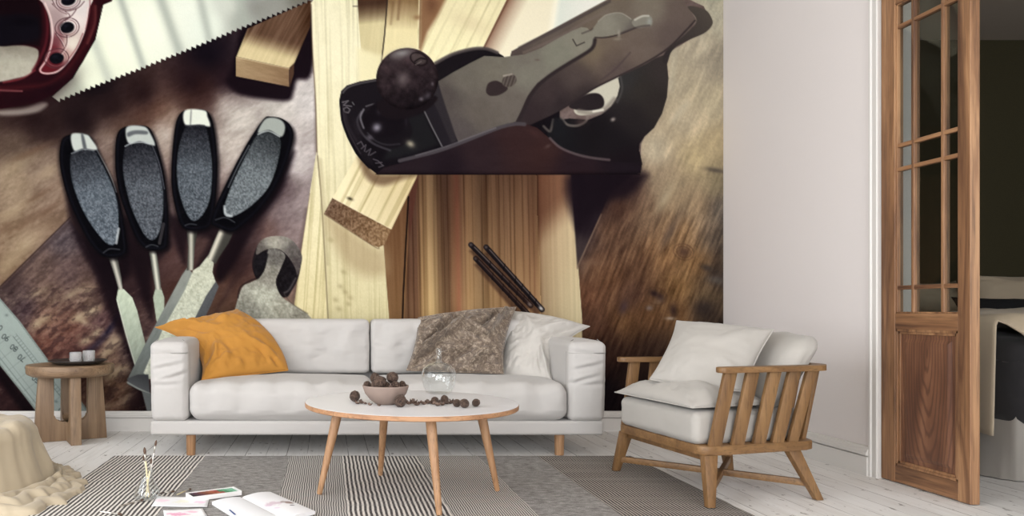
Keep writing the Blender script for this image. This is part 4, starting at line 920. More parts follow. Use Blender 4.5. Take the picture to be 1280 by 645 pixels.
# ================================================================= sofa
M['piping'] = mat_new('piping_thread', (150,146,142), .9)  # darker than the linen: shade of a seam groove put into the colour
sofa = thing('sofa', 'long light grey two-seat upholstered sofa on round oak legs below the mural', 'sofa', (.287, 4.8, 0))
SF = 4.36
bm = B(); softbox(bm, (-1.014, SF, .125), (1.588, 5.24, .206), .014, (.002,.003,.001), 30, .0015, 6, 2); obj('base', bm, M['sofa'], sofa)
def arm_fn(sg):
    def f(w, p):
        # front face swells, creases on it
        k = max(0, 1-(w.y-SF)/.10)
        cz = (w.z-.43)
        w.y -= .010*k*(1-p[0]*p[0])
        for (z0_, sl_, dp_, x1_) in ((.520, .22, .010, .5), (.452, .30, .012, .75), (.415, .05, .008, .35), (.60, -.15, .005, .6)):
            e_ = (w.z-z0_-sl_*(w.x-(-.9 if sg < 0 else 1.5)))/.012; t_ = (p[0]*sg*-1+1)/2
            w.y += k*dp_*(math.exp(-e_*e_)-.6*math.exp(-(e_-2)**2))*max(0, 1-abs(t_-x1_)*1.6)
        if w.z > .6: w.z -= .008*k
        # slight overhang at the top
        w.x += sg*.012*max(0, (w.z-.2)/.45)*(1 if p[0]*sg > 0 else .2)*k
        return w
    return f
for (x0, x1, sg) in ((-1.012, -.800, -1), (1.388, 1.596, 1)):
    bm = B(); softbox(bm, (x0, SF-.002, .206), (x1, 5.22, .665), .032, (.010,.008,.010), 64, .003, 5, 5+sg, arm_fn(sg)); a = obj('armrest', bm, M['sofa'], sofa)
    for xx in (x0+.022, x1-.022):
        inn = 1 if xx == x1-.022 else -1
        pts = [(xx+inn*.020, SF+.055, .225), (xx+inn*.023, SF+.055, .40), (xx+inn*.021, SF+.055, .60), (xx+inn*.004, SF+.055, .655), (xx-inn*.02, SF+.055, .672)]
        pts = [Vector(p)+Vector((sg*.012*(p[2]-.2)/.45 if inn*sg > 0 else 0, 0, 0)) for p in pts]
        bm = B(); tube(bm, pts, .0024, 8); obj('piping', bm, M['piping'], a)
def seat_fn(x0, x1):
    def f(w, p):
        # crown rising towards the back, soft pulls near the front edge
        if p[2] > -.5:
            w.z += .012*max(0, p[2])*math.sin(PI*max(0, min(1, (w.y-SF)/.6)))
            k = math.exp(-((w.y-SF-.03)/.12)**2)
            w.z += .007*k*math.sin(30*w.x+3*nz((w.x*2, w.y, 0), 2, 3))*max(0, p[2])
            w.y += .007*k*math.sin(26*w.x+1+2*nz((w.x*2, w.z, 0), 2, 6))
        return w
    return f
for (x0, x1, s_) in ((-.795, .284, 11), (.290, 1.384, 12)):
    bm = B(); softbox(bm, (x0, SF-.020, .208), (x1, 5.0, .415), .062, (.002,.012,.020), 40, .006, 4, s_, seat_fn(x0, x1)); obj('seat_cushion', bm, M['sofa'], sofa)
def back_fn(w, p):
    if p[1] < 0:
        w.y += .013*math.sin(24*w.x+2.4*nz((w.x*2, 0, w.z*2), 2, 8))*math.exp(-((w.z-.62)/.16)**2)+.007*nz((w.x*5, 1, w.z), 2, 3)
    return w
for (x0, x1, s_) in ((-.795, .276, 21), (.286, 1.384, 22)):
    bm = B(); softbox(bm, (x0, 4.93, .43), (x1, 5.17, .782), .034, (.002,.018,.002), 40, .003, 5, s_, back_fn); bc = obj('back_cushion', bm, M['sofa'], sofa)
    bm = B(); tube(bm, [(x0+.04, 4.958, .770), (x1-.04, 4.958, .770)], .002, 6); obj('seam', bm, M['sofa'], bc)
bm = B(); softbox(bm, (-.80, 5.12, .206), (1.388, 5.235, .70), .03, (0,0,.004), 20, .002); obj('back_frame', bm, M['sofa'], sofa)
for (x, y) in ((-.792, 4.42), (1.350, 4.42), (-.792, 5.14), (1.350, 5.14)):
    bm = B(); lathe(bm, [(0,.001),(.024,.001),(.026,.004),(.0285,.127),(0,.127)], (x, y, 0), 24); sharp(obj('leg', bm, M['legs'], sofa))
# pillows on the sofa
def pil(name, q, m, label, cat, piping=None, **k):
    bm = B(); e = pillow(bm, *q, **k); o = obj(name, bm, m, None, True, label=label, cat=cat)
    bm = B(); tube(bm, e, .0032, 8, closed=True); obj('seam', bm, m, o); return o
pil('mustard_pillow', (P(252,475,4.52), P(360,463,4.76), P(296,386.5,5.02), P(194,409,4.98)), M['mustard'], 'mustard yellow pillow leaning on the left armrest of the sofa', 'pillow', T=.25, backT=.06, n=64, pinch=(.0,-.07,.03,.11), wr=.009, seed=3,
    folds=((.02,.98,.45,.62,.05,.040),(.02,.84,.30,.58,.03,-.030),(.12,.1,.30,.45,.035,.026),(.05,.1,.5,.22,.03,.020),(.95,.08,.62,.42,.04,.026),(.80,.04,.72,.3,.03,-.020),(.85,.8,.45,.72,.06,.024)))
pil('white_pillow', (P(624,470,4.84), P(690,476,4.62), P(737,408,4.93), P(640,389,5.05)), M['whitepil'], 'plain white pillow leaning on the right armrest of the sofa', 'pillow', n=64, T=.21, backT=.05, pinch=(.0,.085,-.01,.0), wr=.006, seed=5,
    folds=((.98,.97,.60,.70,.05,.034),(.93,.80,.66,.50,.035,-.03),(.95,.05,.62,.5,.05,.036),(.80,.05,.66,.36,.03,-.026),(.1,.9,.5,.6,.07,.02)))
pil('patterned_pillow', (P(508,463,4.74), P(629,467,4.70), P(645,384,4.96), P(523,397,4.98)), M['brown'], 'crumpled brown and cream marbled velvet pillow between the seat backs and white pillow', 'pillow', n=72, T=.18, backT=.05, pinch=(.0,.03,-.012,.02), wr=.010, seed=8,
    folds=((-.1,.0,.55,.74,.028,.12),(.1,.35,.42,.95,.045,-.09),(.30,1.02,.52,.78,.03,-.06),(.42,.70,.76,.46,.028,.10),(.76,.46,.98,1.02,.028,.10),(.68,.64,.86,.98,.035,-.07),(.40,.12,.72,.36,.035,-.05),(.6,.04,.85,.3,.03,.045),(.2,.08,.5,.3,.03,.045)))
# ================================================================= armchair
O = Vector((1.555, 3.5715, 0)); ang = math.radians(9.2); bu = Vector((math.cos(ang), math.sin(ang), 0)); sv = Vector((-math.sin(ang), math.cos(ang), 0))
def L(u, v, z): return O+bu*u+sv*v+Vector((0, 0, z))
chair = thing('armchair', 'low oak armchair with slatted sides and light grey cushions on the right', 'armchair', (O+bu*.3))
# seat tray with rounded corners
tray = rounded([(-.012,-.345),(.600,-.275),(.600,.275),(-.012,.345)], .06, 7)
bm = B(); prism(bm, [tuple(L(u, v, 0))[:2] for u, v in tray], .222, .262, .006); sharp(obj('seat_frame', bm, M['oak_x'], chair), 40)
for (u, v, tu, tv) in ((0,-.371,.03,.05),(0,.371,.03,-.05),(.590,-.29,-.105,.035),(.590,.29,-.06,-.035)):
    bm = B(); vbar(bm, L(u, v, .001+(.0115 if u == 0 else 0)), L(u+tu, v+tv, .224), bu*.017, sv*.015, .003, bu*.031, sv*.019); sharp(obj('leg', bm, M['oak_v'], chair))
bm = B(); bar(bm, L(.012,.355,.075), L(.575,-.27,.070), .022, .030); sharp(obj('stretcher', bm, M['oak_x'], chair))
bm = B(); bar(bm, L(.012,-.355,.075), L(.57,.27,.072), .022, .030); sharp(obj('stretcher', bm, M['oak_x'], chair))
bm = B(); bar(bm, L(.04,-.30,.208), L(.04,.30,.208), .03, .03); sharp(obj('cross_rail', bm, M['oak_v'], chair))
# U shaped top rail
zt0, zt1 = .577, .601
outer = [(.055,-.375),(.05,-.315)]
rail = [(.055,-.378),(.60,-.325),(.668,-.25),(.668,.25),(.60,.325),(.0,.378),(.0,.318),(.575,.268),(.612,.23),(.612,-.23),(.575,-.268),(.055,-.318)]
rr = rounded(rail, .04, 5)
bm = B(); prism(bm, [tuple(L(u, v, 0))[:2] for u, v in rr], zt0, zt1, .004); sharp(obj('arm_rail', bm, M['oak_x'], chair), 40)
# slats: near and far sides, then the back
for sgn in (-1, 1):
    for (ub, ut) in ((.055,.118),(.172,.232),(.285,.348),(.385,.452),(.468,.545)):
        if sgn == 1: ut -= .03; ub -= .02
        vb = .330-.112*ub; vt = .352-.09*ut
        a = L(ub, sgn*vb, .258); b = L(ut, sgn*vt, .584)
        d = 1 if ub < .4 else .85
        bm = B(); vbar(bm, a, b, bu*.029*d, sv*.010, .003); sharp(obj('slat', bm, M['oak_v'], chair))
for v in (-.20,-.10,0,.10,.20):
    bm = B(); vbar(bm, L(.575, v, .258), L(.640, v*1.05, .584), bu*.010, sv*.026, .003); sharp(obj('slat', bm, M['oak_v'], chair))
# cushions are built in the chair's own axes
def chair_fn(f=None):
    def g(w, p):
        if f: w = f(w, p)
        return L(w.x, w.y, w.z)
    return g
def seatc(w, p):
    # narrower towards the back
    w.y *= 1-.20*max(0, (w.x-.0)/.56)
    w.z += .003*nz((w.x*3, w.y*3, 0), 2, 5)
    return w
bm = B(); softbox(bm, (-.022,-.303,.262), (.545,.303,.405), .032, (.008,.003,.006), 30, .003, 6, 31, chair_fn(seatc)); obj('seat_cushion', bm, M['chairfab'], chair)
def backc(w, p):
    # leans back and bulges
    w.x += (w.z-.40)*.60
    w.y *= 1+.08*max(0, (w.z-.55)/.2)
    return w
bm = B(); softbox(bm, (.335,-.255,.407), (.482,.255,.715), .06, (.018,.006,.02), 30, .007, 5, 33, chair_fn(backc)); bc = obj('back_cushion', bm, M['chairfab'], chair)
pil('square_pillow', (P(812,474,3.66), P(930,489,3.34), P(967,412,3.50), P(846,401,3.84)), M['chairfab'], 'large square light grey pillow propped against the back of the armchair', 'pillow', T=.17, backT=.05, pinch=(-.01,.012,.008,.02), wr=.003, seed=14,
    folds=((.95,.9,.62,.55,.06,.010),(.95,.1,.7,.4,.05,.008)))
q = (L(-.032,-.30,.424), L(.36,-.275,.430), L(.36,.275,.430), L(-.032,.325,.424))
pil('seat_pillow', q, M['chairfab'], 'thin flat light grey pillow lying on the seat of the armchair', 'pillow', T=.20, backT=.012, pinch=(0,0,0,0), wr=.004, seed=17, toward=(1.7,3.5,9), folds=((.3,.05,.5,.5,.10,.012),(.8,.1,.6,.5,.08,-.01)))
# ================================================================= coffee table
TC = Vector((.385, 3.52, 0))
ct = thing('coffee_table', 'round white coffee table with orange oak edge and four splayed legs', 'coffee table', TC)
bm = B(); lathe(bm, [(0,.3975),(.483,.3975),(.488,.401),(.488,.4165),(.486,.4185),(0,.4185)], TC, 96); sharp(obj('table_rim', bm, M['rim'], ct))
bm = B(); lathe(bm, [(0,.4186),(.484,.4186),(.486,.4192),(.485,.4202),(0,.4202)], TC, 96); sharp(obj('tabletop', bm, M['white_top'], ct))
for (bx, by, tx, ty) in ((-.036,3.436,.052,3.45),(.268,3.835,.285,3.74),(.784,3.50,.703,3.50),(.455,3.085,.432,3.18)):
    a = Vector((bx, by, .0122)); b = Vector((tx, ty, .398)); pts = [a+(b-a)*t for t in (0,.02,.3,.6,.85,1)]
    bm = B(); tube(bm, pts, [.0105,.0125,.0155,.0195,.022,.022], 18); sharp(obj('leg', bm, M['legs'], ct), 50)
# ================================================================= bowl, flask and walnuts on the table
ZT = .4203
bc_ = Vector((.2635, 3.43, ZT))
bm = B(); lathe(bm, [(0,.0),(.040,.0),(.046,.003),(.072,.022),(.094,.050),(.1035,.078),(.1045,.084),(.102,.086),(.0985,.083),(.089,.052),(.066,.024),(.036,.010),(0,.009)], bc_, 56)
obj('clay_bowl', bm, M['terracotta'], None, True, loc=bc_, label='rose-brown clay bowl heaped with walnuts on the coffee table', cat='bowl')
def walnut_bm(r=.0245, seed=1):
    bm = B(); bmesh.ops.create_icosphere(bm, subdivisions=4, radius=1)
    for v in bm.verts:
        p = v.co.normalized(); k = 1+.05*noise.fractal(p*3+Vector((seed*5, 0, 0)), .8, 2.2, 4)+.035*noise.noise(p*9+Vector((0, seed, 0)))
        k += .05*math.exp(-(p.x/.09)**2)                       # the ridge where the halves meet
        k += .10*math.exp(-((p.z-1)/.05)**2)                    # pointed tip
        v.co = Vector((p.x*.93, p.y*1.0, p.z*1.08))*k*r
    return bm
nut_defs = [  # px, py, distance, radius, label (None: rests on the table top)
    (443.5,497,3.52,.0255,'walnut lying alone left of the clay bowl',0),
    (500.5,501,3.325,.0265,'walnut leaning on the front right of the clay bowl',0),
    (543.8,499,3.42,.0175,'small dark walnut in front of the glass flask, on the left',0),
    (555.8,500,3.43,.0195,'walnut in front of the glass flask, on the right',0),
    (571,507.5,3.33,.0170,'darker walnut touching the paired walnut on its left side',0),
    (580.5,507.5,3.29,.0205,'larger reddish walnut of the touching pair right of the flask',0),
    (595,506.5,3.335,.0180,'walnut lying alone at the right end of the row',0),
    (473.5,478,3.385,.0300,'largest walnut at the front of the heap in the bowl',1),
    (469,473,3.455,.0240,'walnut behind the largest one in the bowl',1),
    (490.5,472,3.43,.0260,'tall walnut on the right of the heap in the bowl',1),
    (459,481,3.45,.0170,'small walnut against the left inside of the bowl',1),
    (482,482,3.43,.0200,'walnut low in the middle of the bowl heap',1),
    (494,481,3.385,.0170,'cracked walnut near the right front inside of the bowl',1),
    (503,481,3.45,.0170,'small walnut against the right inside of the bowl',1)]
nut_meshes = {}
for i, (px, py, d, r, lab, inb) in enumerate(nut_defs):
    p = P(px, py, d)
    if not inb: p.z = ZT+r*.98
    if i < 3:
        o = obj('walnut', walnut_bm(1.0, i+1), M['walnut'], None, True, loc=Vector((0,0,0)), label=lab, cat='walnut'); nut_meshes[i] = o
    else:
        o = nut_meshes[i % 3].copy(); C.objects.link(o); o['label'] = lab
    o.location = p; o.scale = (r, r, r); o.rotation_euler = (random.Random(i).uniform(.3, 1.5), random.Random(i+50).uniform(-1, 1), random.Random(i+9).uniform(0, 6)); o['group'] = 'walnuts on and in the bowl of the coffee table'
def shell_bm(seed, r=.018):
    rd = random.Random(seed); bm = B(); bmesh.ops.create_icosphere(bm, subdivisions=3, radius=1)
    cut = rd.uniform(.0, .35)
    bmesh.ops.delete(bm, geom=[v for v in bm.verts if v.co.z > -cut+.35*math.sin(3*math.atan2(v.co.y, v.co.x)+seed)], context='VERTS')
    bmesh.ops.delete(bm, geom=[v for v in bm.verts if not v.link_faces], context='VERTS')
    for v in bm.verts: v.co = v.co*r*(1+.08*noise.noise(v.co*6+Vector((seed, 0, 0))))
    g = bmesh.ops.solidify(bm, geom=list(bm.faces), thickness=.0028)
    return bm
spots = [('left', [(452,502,3.45),(457,503.5,3.42),(447,503,3.43),(462.5,506,3.38),(474,507,3.36)]), ('mid', [(511,505,3.42),(517,504,3.45),(523,504.5,3.43),(530,505,3.41),(535,505,3.44),(521,506.5,3.38)]), ('flask', [(539,504,3.47),(542,507,3.41),(548,505,3.46),(553,508,3.38),(558,506,3.43),(563,507,3.44),(566,505,3.46),(547,509,3.36)])]
labs = {'left': 'walnut shell crumb lying between the lone walnut and the bowl', 'mid': 'broken walnut shell piece between the bowl and the flask', 'flask': 'broken walnut shell piece below the pair in front of the flask'}
sh = [obj('walnut_shell', shell_bm(k+1), M['shell'], None, True, loc=Vector((0,0,0))) for k in range(3)]
cnt = 0
for key, lst in spots:
    for (px, py, d) in lst:
        o = sh[cnt] if cnt < 3 else sh[cnt % 3].copy()
        if cnt >= 3: C.objects.link(o)
        s_ = (.55 if key == 'left' else .8)+.25*random.Random(cnt).random()
        o.location = ((px-409)/F*d, d, ZT+.0175*s_); o.scale = (s_,)*3; o.rotation_euler = (random.Random(cnt+2).uniform(-.35, .35), random.Random(cnt+3).uniform(-.35, .35), random.Random(cnt+4).uniform(0, 6))
        tag(o, labs[key], 'walnut shell', {'left': 'shell crumbs left of the bowl', 'mid': 'shell pieces between bowl and flask', 'flask': 'shell pieces in front of the flask'}[key]); cnt += 1
for (px, py, d, r) in ((488,481,3.36,.012),(497,480,3.37,.012)):
    o = sh[1].copy(); C.objects.link(o); o.location = P(px, py, d); o.scale = (.8,)*3; o.rotation_euler = (.3, .2, px); tag(o, 'broken walnut shell piece lying on the heap in the bowl', 'walnut shell', 'shell pieces in the bowl')
fl = Vector(((548.5-409)/F*3.84, 3.84, ZT))
bm = B(); prof = [(0,.002),(.050,.002),(.062,.006),(.078,.035),(.087,.075),(.087,.100),(.078,.128),(.055,.150),(.030,.160),(.0155,.166),(.0135,.185),(.0135,.225),(.0165,.232)]
prof2 = [(r-.0022 if r > .003 else 0, z+(.003 if z < .01 else (-.0012 if .14 < z < .17 else 0))) for r, z in prof][::-1]
lathe(bm, prof+prof2, fl, 56); obj('glass_flask', bm, M['glass'], None, True, loc=fl, label='clear round glass flask with a narrow neck on the back of the table', cat='vase')
# ================================================================= side table with plate and two tumblers
SCn = Vector((-1.665, 4.93, 0)); a1_ = math.radians(27); e1 = Vector((math.cos(a1_), math.sin(a1_), 0)); e2 = Vector((e1.y, -e1.x, 0))
st = thing('side_table', 'round rustic wooden side table on crossed slab legs left of the sofa', 'side table', SCn)
ZS = .492
bm = B()
R0 = .272
lathe(bm, [(0,ZS-.072),(R0-.030,ZS-.072),(R0-.006,ZS-.060),(R0,ZS-.048),(R0+.001,ZS-.008),(R0-.003,ZS-.001),(R0-.012,ZS),(0,ZS)], SCn, 72)
for v in bm.verts:
    q_ = v.co-SCn; a_ = math.atan2(q_.y, q_.x); k_ = 1+.012*nz((math.cos(a_), math.sin(a_), 0), 1.5, 4); v.co.x = SCn.x+q_.x*k_; v.co.y = SCn.y+q_.y*k_
sharp(obj('tabletop', bm, M['stool_x'], st), 40)
def upanel(dirv, wdt, thick, name, leftw, rightw):
    nrm = Vector((-dirv.y, dirv.x, 0)); zt = ZS-.0715
    # outline (s,z): two legs joined by a bottom bar with a rounded U cut-out, flaring to the floor
    o_ = [(-wdt-.012, .001), (wdt+.012, .001), (wdt-.018, zt), (rightw, zt)]
    r_ = .045; zb = .125
    for k in range(9):
        t = PI/2*k/8; o_.append((rightw-r_+r_*math.cos(t), zb+r_-r_*math.sin(t)))
    for k in range(9):
        t = PI/2*k/8; o_.append((-leftw+r_-r_*math.sin(t), zb+r_-r_*math.cos(t)))
    o_ += [(-leftw, zt), (-wdt+.018, zt)]
    bm = B(); A = [bm.verts.new(SCn+dirv*s_+nrm*thick/2+Vector((0,0,z))) for s_, z in o_]; Bv = [bm.verts.new(SCn+dirv*s_-nrm*thick/2+Vector((0,0,z))) for s_, z in o_]
    m_ = len(o_); fs = [bm.faces.new(A), bm.faces.new(Bv[::-1])]; es = [e for f in fs for e in f.edges]
    for k in range(m_): bm.faces.new((A[k], Bv[k], Bv[(k+1) % m_], A[(k+1) % m_]))
    bmesh.ops.bevel(bm, geom=es, offset=.005, segments=2, affect='EDGES', profile=.5)
    sharp(obj(name, bm, M['stool'], st), 40)
upanel(e1, .215, .062, 'leg_panel', .105, .105)
upanel(e2, .225, .066, 'leg_panel', .150, .150)
pc = Vector(((97-409)/F*4.9, 4.9, ZS))
bm = B(); lathe(bm, [(0,.002),(.11,.002),(.150,.008),(.182,.026),(.184,.029),(.181,.0295),(.148,.014),(.11,.008),(0,.007)], pc, 64)
obj('black_plate', bm, M['plate'], None, True, loc=pc, label='shallow black plate on the side table carrying two tumblers', cat='plate')
def tumbler():
    t = B(); n_ = 14; rings = []
    prof = [(.030,.0),(.034,.003),(.038,.03),(.038,.074),(.0365,.077),(.034,.074),(.033,.012),(0,.010)]
    lathe(t, [(0,0)]+prof, (0,0,0), 28)
    for v in t.verts:
        r = math.hypot(v.co.x, v.co.y)
        if r > .0355 and .01 < v.co.z < .06:
            a = math.atan2(v.co.y, v.co.x); k = 1-.05*(1 if int(round(a/(2*PI)*28)) % 2 else 0); v.co.x *= k; v.co.y *= k
    return t
tb = [Vector(((94.6-409)/F*4.86, 4.86, ZS+.0072)), Vector(((111-409)/F*4.93, 4.93, ZS+.0072))]
for k, (p, lab) in enumerate(zip(tb, ('left cut-glass tumbler, the shorter one on the black plate', 'right cut-glass tumbler, the taller one on the black plate'))):
    t = tumbler(); t.transform(Matrix.Translation(p) @ Matrix.Diagonal((1.03 if k else 1.0, 1.03 if k else 1.0, 1.04 if k else .96, 1)))
    sharp(obj('tumbler', t, M['crystal'], None, False, loc=p, label=lab, cat='glass', group='tumblers on the black plate'), 20)
# ================================================================= pouf under a beige throw (bottom left)
PC = Vector((-1.80, 3.60, 0))
_rr = random.Random(12); RIDGES = [(_rr.uniform(0, 2*PI), _rr.uniform(.05, .16), _rr.uniform(.006, .022), _rr.uniform(-.9, .9)) for _ in range(20)]
def throw_bm():
    bm = B(); na, ns = 420, 130; rows = []
    for j in range(ns+1):
        s = j/ns; row = []
        for i in range(na):
            a = 2*PI*i/na; ca, sa = math.cos(a), math.sin(a)
            # radial profile: flat top, round shoulder, skirt, puddle on the floor
            R = .40+.02*nz((ca, sa, 0), 1.2, 3); H = .312+.012*nz((ca*1.5, sa*1.5, 0), 1, 7)
            if s < .32: r = s/.32*(R-.06); z = H-.004
            elif s < .47:
                t = (s-.32)/.15*PI/2; r = R-.06+.06*math.sin(t); z = H-.004-.06+.06*math.cos(t)
            elif s < .78:
                t = (s-.47)/.31; r = R+.055*t**1.6; z = (H-.064)*(1-t)+.035*t
            else:
                t = (s-.78)/.22; ext = .05+.10*max(0, nz((ca*2, sa*2, 0), 1.3, 21)+.35)+.20*math.exp(-((a-(-.5))/.5)**2)+.20*math.exp(-((a-(2*PI-.5))/.5)**2)
                r = R+.055+ext*t; z = .035*(1-t)**.5+.003
                q_ = t*2.7+.9*noise.noise(Vector((ca*3.2, sa*3.2, 3)))+.35*noise.noise(Vector((ca*9, sa*9, 8))); fr_ = q_-math.floor(q_)
                z += (.040*(1-.55*t)*(math.sin(PI*fr_**.6))**1.3)*(.55+.7*abs(noise.noise(Vector((ca*6, sa*6, math.floor(q_)*3.1)))))*min(1, t*6)+.004
                r += .012*math.sin(PI*fr_)
                if t > .93: z *= max(.15, (1-t)/.07)
            # hanging folds: a few narrow ridges slanting towards the floor
            if s > .36:
                k = min(1, (s-.36)/.32)**1.2
                for (a0_, wd_, hh_, sl_) in RIDGES:
                    e_ = ((a-a0_-sl_*(s-.4)+PI) % (2*PI)-PI)/wd_
                    r += hh_*k*math.exp(-abs(e_)**1.5)
            # bunched folds across the top towards the rim
            if s < .5:
                x, y = r*ca, r*sa
                q = math.sin((x*.8+y*.6)*30+3*noise.noise(Vector((x*4, y*4, 5)))); msk = math.exp(-((x*.55+y*.83-.10)/.13)**2)
                z += .016*msk*max(0, q)**.8+.003*nz((x*6, y*6, 0), 1, 55)
            row.append(bm.verts.new(PC+Vector((r*ca, r*sa, max(z, .002)))))
            if j == 0: break
        rows.append(row)
    for a_, b_ in zip(rows, rows[1:]):
        for i in range(na):
            i2 = (i+1) % na
            if len(a_) == 1: bm.faces.new((a_[0], b_[i], b_[i2]))
            else: bm.faces.new((a_[i], b_[i], b_[i2], a_[i2]))
    return bm
o = obj('draped_pouf', throw_bm(), M['throw'], None, True, loc=PC, label='low round pouf hidden under a beige throw that puddles on the floor', cat='pouf')
# ================================================================= flask with paint brushes on the rug
ZR = .0118
jp = Vector(((184-409)/F*3.36, 3.36, ZR))
bm = B(); prof = [(0,.001),(.050,.001),(.0575,.005),(.0585,.016),(.050,.045),(.030,.082),(.0235,.098),(.0235,.122),(.029,.130)]
lathe(bm, prof+[(r-.002 if r > .003 else 0, z+(.003 if z < .01 else 0)) for r, z in prof][::-1], jp, 48)
obj('glass_jar', bm, M['glass'], None, True, loc=jp, label='conical clear glass jar holding paint brushes on the rug', cat='jar')
M['ferrule'] = mat_new('brush_ferrule', (190,186,178), .3, Metallic=.7); M['bristle'] = mat_new('brush_bristle', (92,72,60), .9)
M['bw'] = mat_new('brush_handle_pale', (226,212,170), .5); M['bwhite'] = mat_new('brush_handle_white', (226,222,216), .5); M['bdark'] = mat_new('brush_handle_dark', (70,56,50), .5); M['bgrey'] = mat_new('brush_handle_grey', (150,140,128), .5)
def brush(a, b, hm, label, group, rb=.0036, bl=.030, flat=False):
    "a: handle end, b: bristle tip"
    a = Vector(a); b = Vector(b); d = (b-a).normalized(); Ln = (b-a).length
    t = thing('paint_brush', label, 'paint brush', a, 0, group)
    pts = [a, a+d*Ln*.05, a+d*Ln*.35, a+d*(Ln-bl-.03)]
    bm = B(); tube(bm, pts, [rb*.45, rb*.7, rb*.95, rb*.8], 10); obj('handle', bm, hm, t)
    bm = B(); tube(bm, [a+d*(Ln-bl-.032), a+d*(Ln-bl-.012), a+d*(Ln-bl)], [rb*.85, rb*1.0, rb*1.15], 10); obj('ferrule', bm, M['ferrule'], t)
    bm = B(); tube(bm, [a+d*(Ln-bl-.001), a+d*(Ln-bl*.6), a+d*(Ln-bl*.25), b], [rb*1.1, rb*1.6, rb*1.3, rb*.3], 10); obj('bristles', bm, M['bristle'], t)
g = 'paint brushes standing in the glass jar'
brush(jp+Vector((.010,-.010,.006)), P(180.5,559,3.38), M['bw'], 'paint brush in the jar with the thick flat dark tip, leaning left', g, .0044)
brush(jp+Vector((-.008,.004,.006)), P(195.5,550,3.39), M['bwhite'], 'tallest paint brush in the jar, leaning right', g, .0036, .026)
brush(jp+Vector((-.004,-.012,.006)), P(189.5,573,3.33), M['bw'], 'shortest paint brush in the jar with a brown tip', g, .0034, .024)
brush(jp+Vector((.014,.006,.006)), P(179,569,3.40), M['bgrey'], 'thin paint brush in the jar behind the thick-tipped one', g, .0034, .024)
g = 'paint brushes lying on the rug'
def fl_(px, py): d = (.85-.016)*F/(py-386); return Vector(((px-409)/F*d, d, .0165))
brush(fl_(221,618.5), fl_(239,611), M['bw'], 'paint brush lying on the rug beside the paint box', g, .0034, .022)
brush(fl_(194,617.5), fl_(219,614), M['bdark'], 'dark paint brush lying on the rug behind the jar', g, .0034, .02)
brush(fl_(149,633), fl_(180,624.5), M['bgrey'], 'paint brush lying on the rug left of the jar', g, .0036, .022)
brush(fl_(125,639.5), fl_(153,643.2), M['bwhite'], 'white handled paint brush lying on the rug, nearest the pouf', g, .0034, .022)
# papers: thin sheets with washes of paint
def fp(px, py, z=ZR+.001): d = (.85-z)*F/(py-386); return Vector(((px-409)/F*d, d, z))
def sheet(bm, quad, z, n_=14, curl=.004, th=.0006, seed=1, mi=0):
    q = [Vector((p.x, p.y, 0)) for p in quad]; G = []
    for side in (0, 1):
        G.append([[bm.verts.new(q[0]*(1-u)*(1-v)+q[1]*u*(1-v)+q[2]*u*v+q[3]*(1-u)*v+Vector((0, 0, z-side*th+curl*(.5+.5*nz((u*2, v*2, seed), .8, seed))*(abs(2*u-1)**2+abs(2*v-1)**2)*.5))) for v in [j/n_ for j in range(n_+1)]] for u in [i/n_ for i in range(n_+1)]])
    for s_, g_ in enumerate(G):
        for i in range(n_):
            for j in range(n_):
                f_ = (g_[i][j], g_[i+1][j], g_[i+1][j+1], g_[i][j+1]); bm.faces.new(f_ if s_ == 0 else f_[::-1])
    b_ = [(i, 0) for i in range(n_)]+[(n_, j) for j in range(n_)]+[(n_-i, n_) for i in range(n_)]+[(0, n_-j) for j in range(n_)]
    for k in range(len(b_)):
        a0_, a1_ = b_[k], b_[(k+1) % len(b_)]; bm.faces.new((G[0][a0_[0]][a0_[1]], G[1][a0_[0]][a0_[1]], G[1][a1_[0]][a1_[1]], G[0][a1_[0]][a1_[1]]))
    return bm
def wash(name, washes, basec=(236,235,236)):
    "white paper with watercolour washes: (x, y, radius, stretch, colour, strength) in room metres"
    m = mat_new(name, basec, .8); n = N(m); tc = n.n('ShaderNodeTexCoord'); col = None; ge = n.n('ShaderNodeNewGeometry')
    nv = n.noise(n.coord((1,1,1)), 38, 4, .65)
    rgb = n.n('ShaderNodeRGB'); rgb.outputs[0].default_value = s2l(basec); col = rgb.outputs[0]
    for (x, y, r, st_, c, k) in washes:
        mp = n.n('ShaderNodeMapping'); mp.inputs['Location'].default_value = (-x/r, -y/(r*st_), 0); mp.inputs['Scale'].default_value = (1/r, 1/(r*st_), 0); n.l(tc.outputs['Object'], mp.inputs['Vector'])
        ln = n.n('ShaderNodeVectorMath'); ln.operation = 'LENGTH'; n.l(mp.outputs['Vector'], ln.inputs[0])
        a = n.math('ADD', ln.outputs['Value'], n.math('MULTIPLY', n.math('SUBTRACT', nv, .5), 2.4))
        mr = n.n('ShaderNodeMapRange'); mr.inputs[1].default_value = 1.1; mr.inputs[2].default_value = .5; mr.inputs[3].default_value = 0; mr.inputs[4].default_value = k; n.l(a, mr.inputs[0])
        col = n.mix(col, c, mr.outputs[0])
    n.col(col); return m
def paper(name, quad, z, washes, label, seed):
    c = sum((Vector((p.x, p.y, 0)) for p in quad), Vector())/4
    ws = [(p.x-c.x, p.y-c.y, r, s_, col, k) for (p, r, s_, col, k) in washes]
    bm = B(); sheet(bm, quad, z, seed=seed); return obj(name, bm, wash(name+'_paper', ws), None, True, loc=Vector((c.x, c.y, z-.001)), label=label, cat='paper')
paper('painted_sheet', (fp(189,633), fp(259,634.5), fp(262,622), fp(197,621)), ZR+.0016, [(fp(203,626), .035, .8, (238,196,214), .55), (fp(228,627), .04, .8, (226,224,190), .5), (fp(250,628), .03, .7, (236,176,206), .6)], 'white sheet with faint pink and yellow washes in front of the paint box', 3)
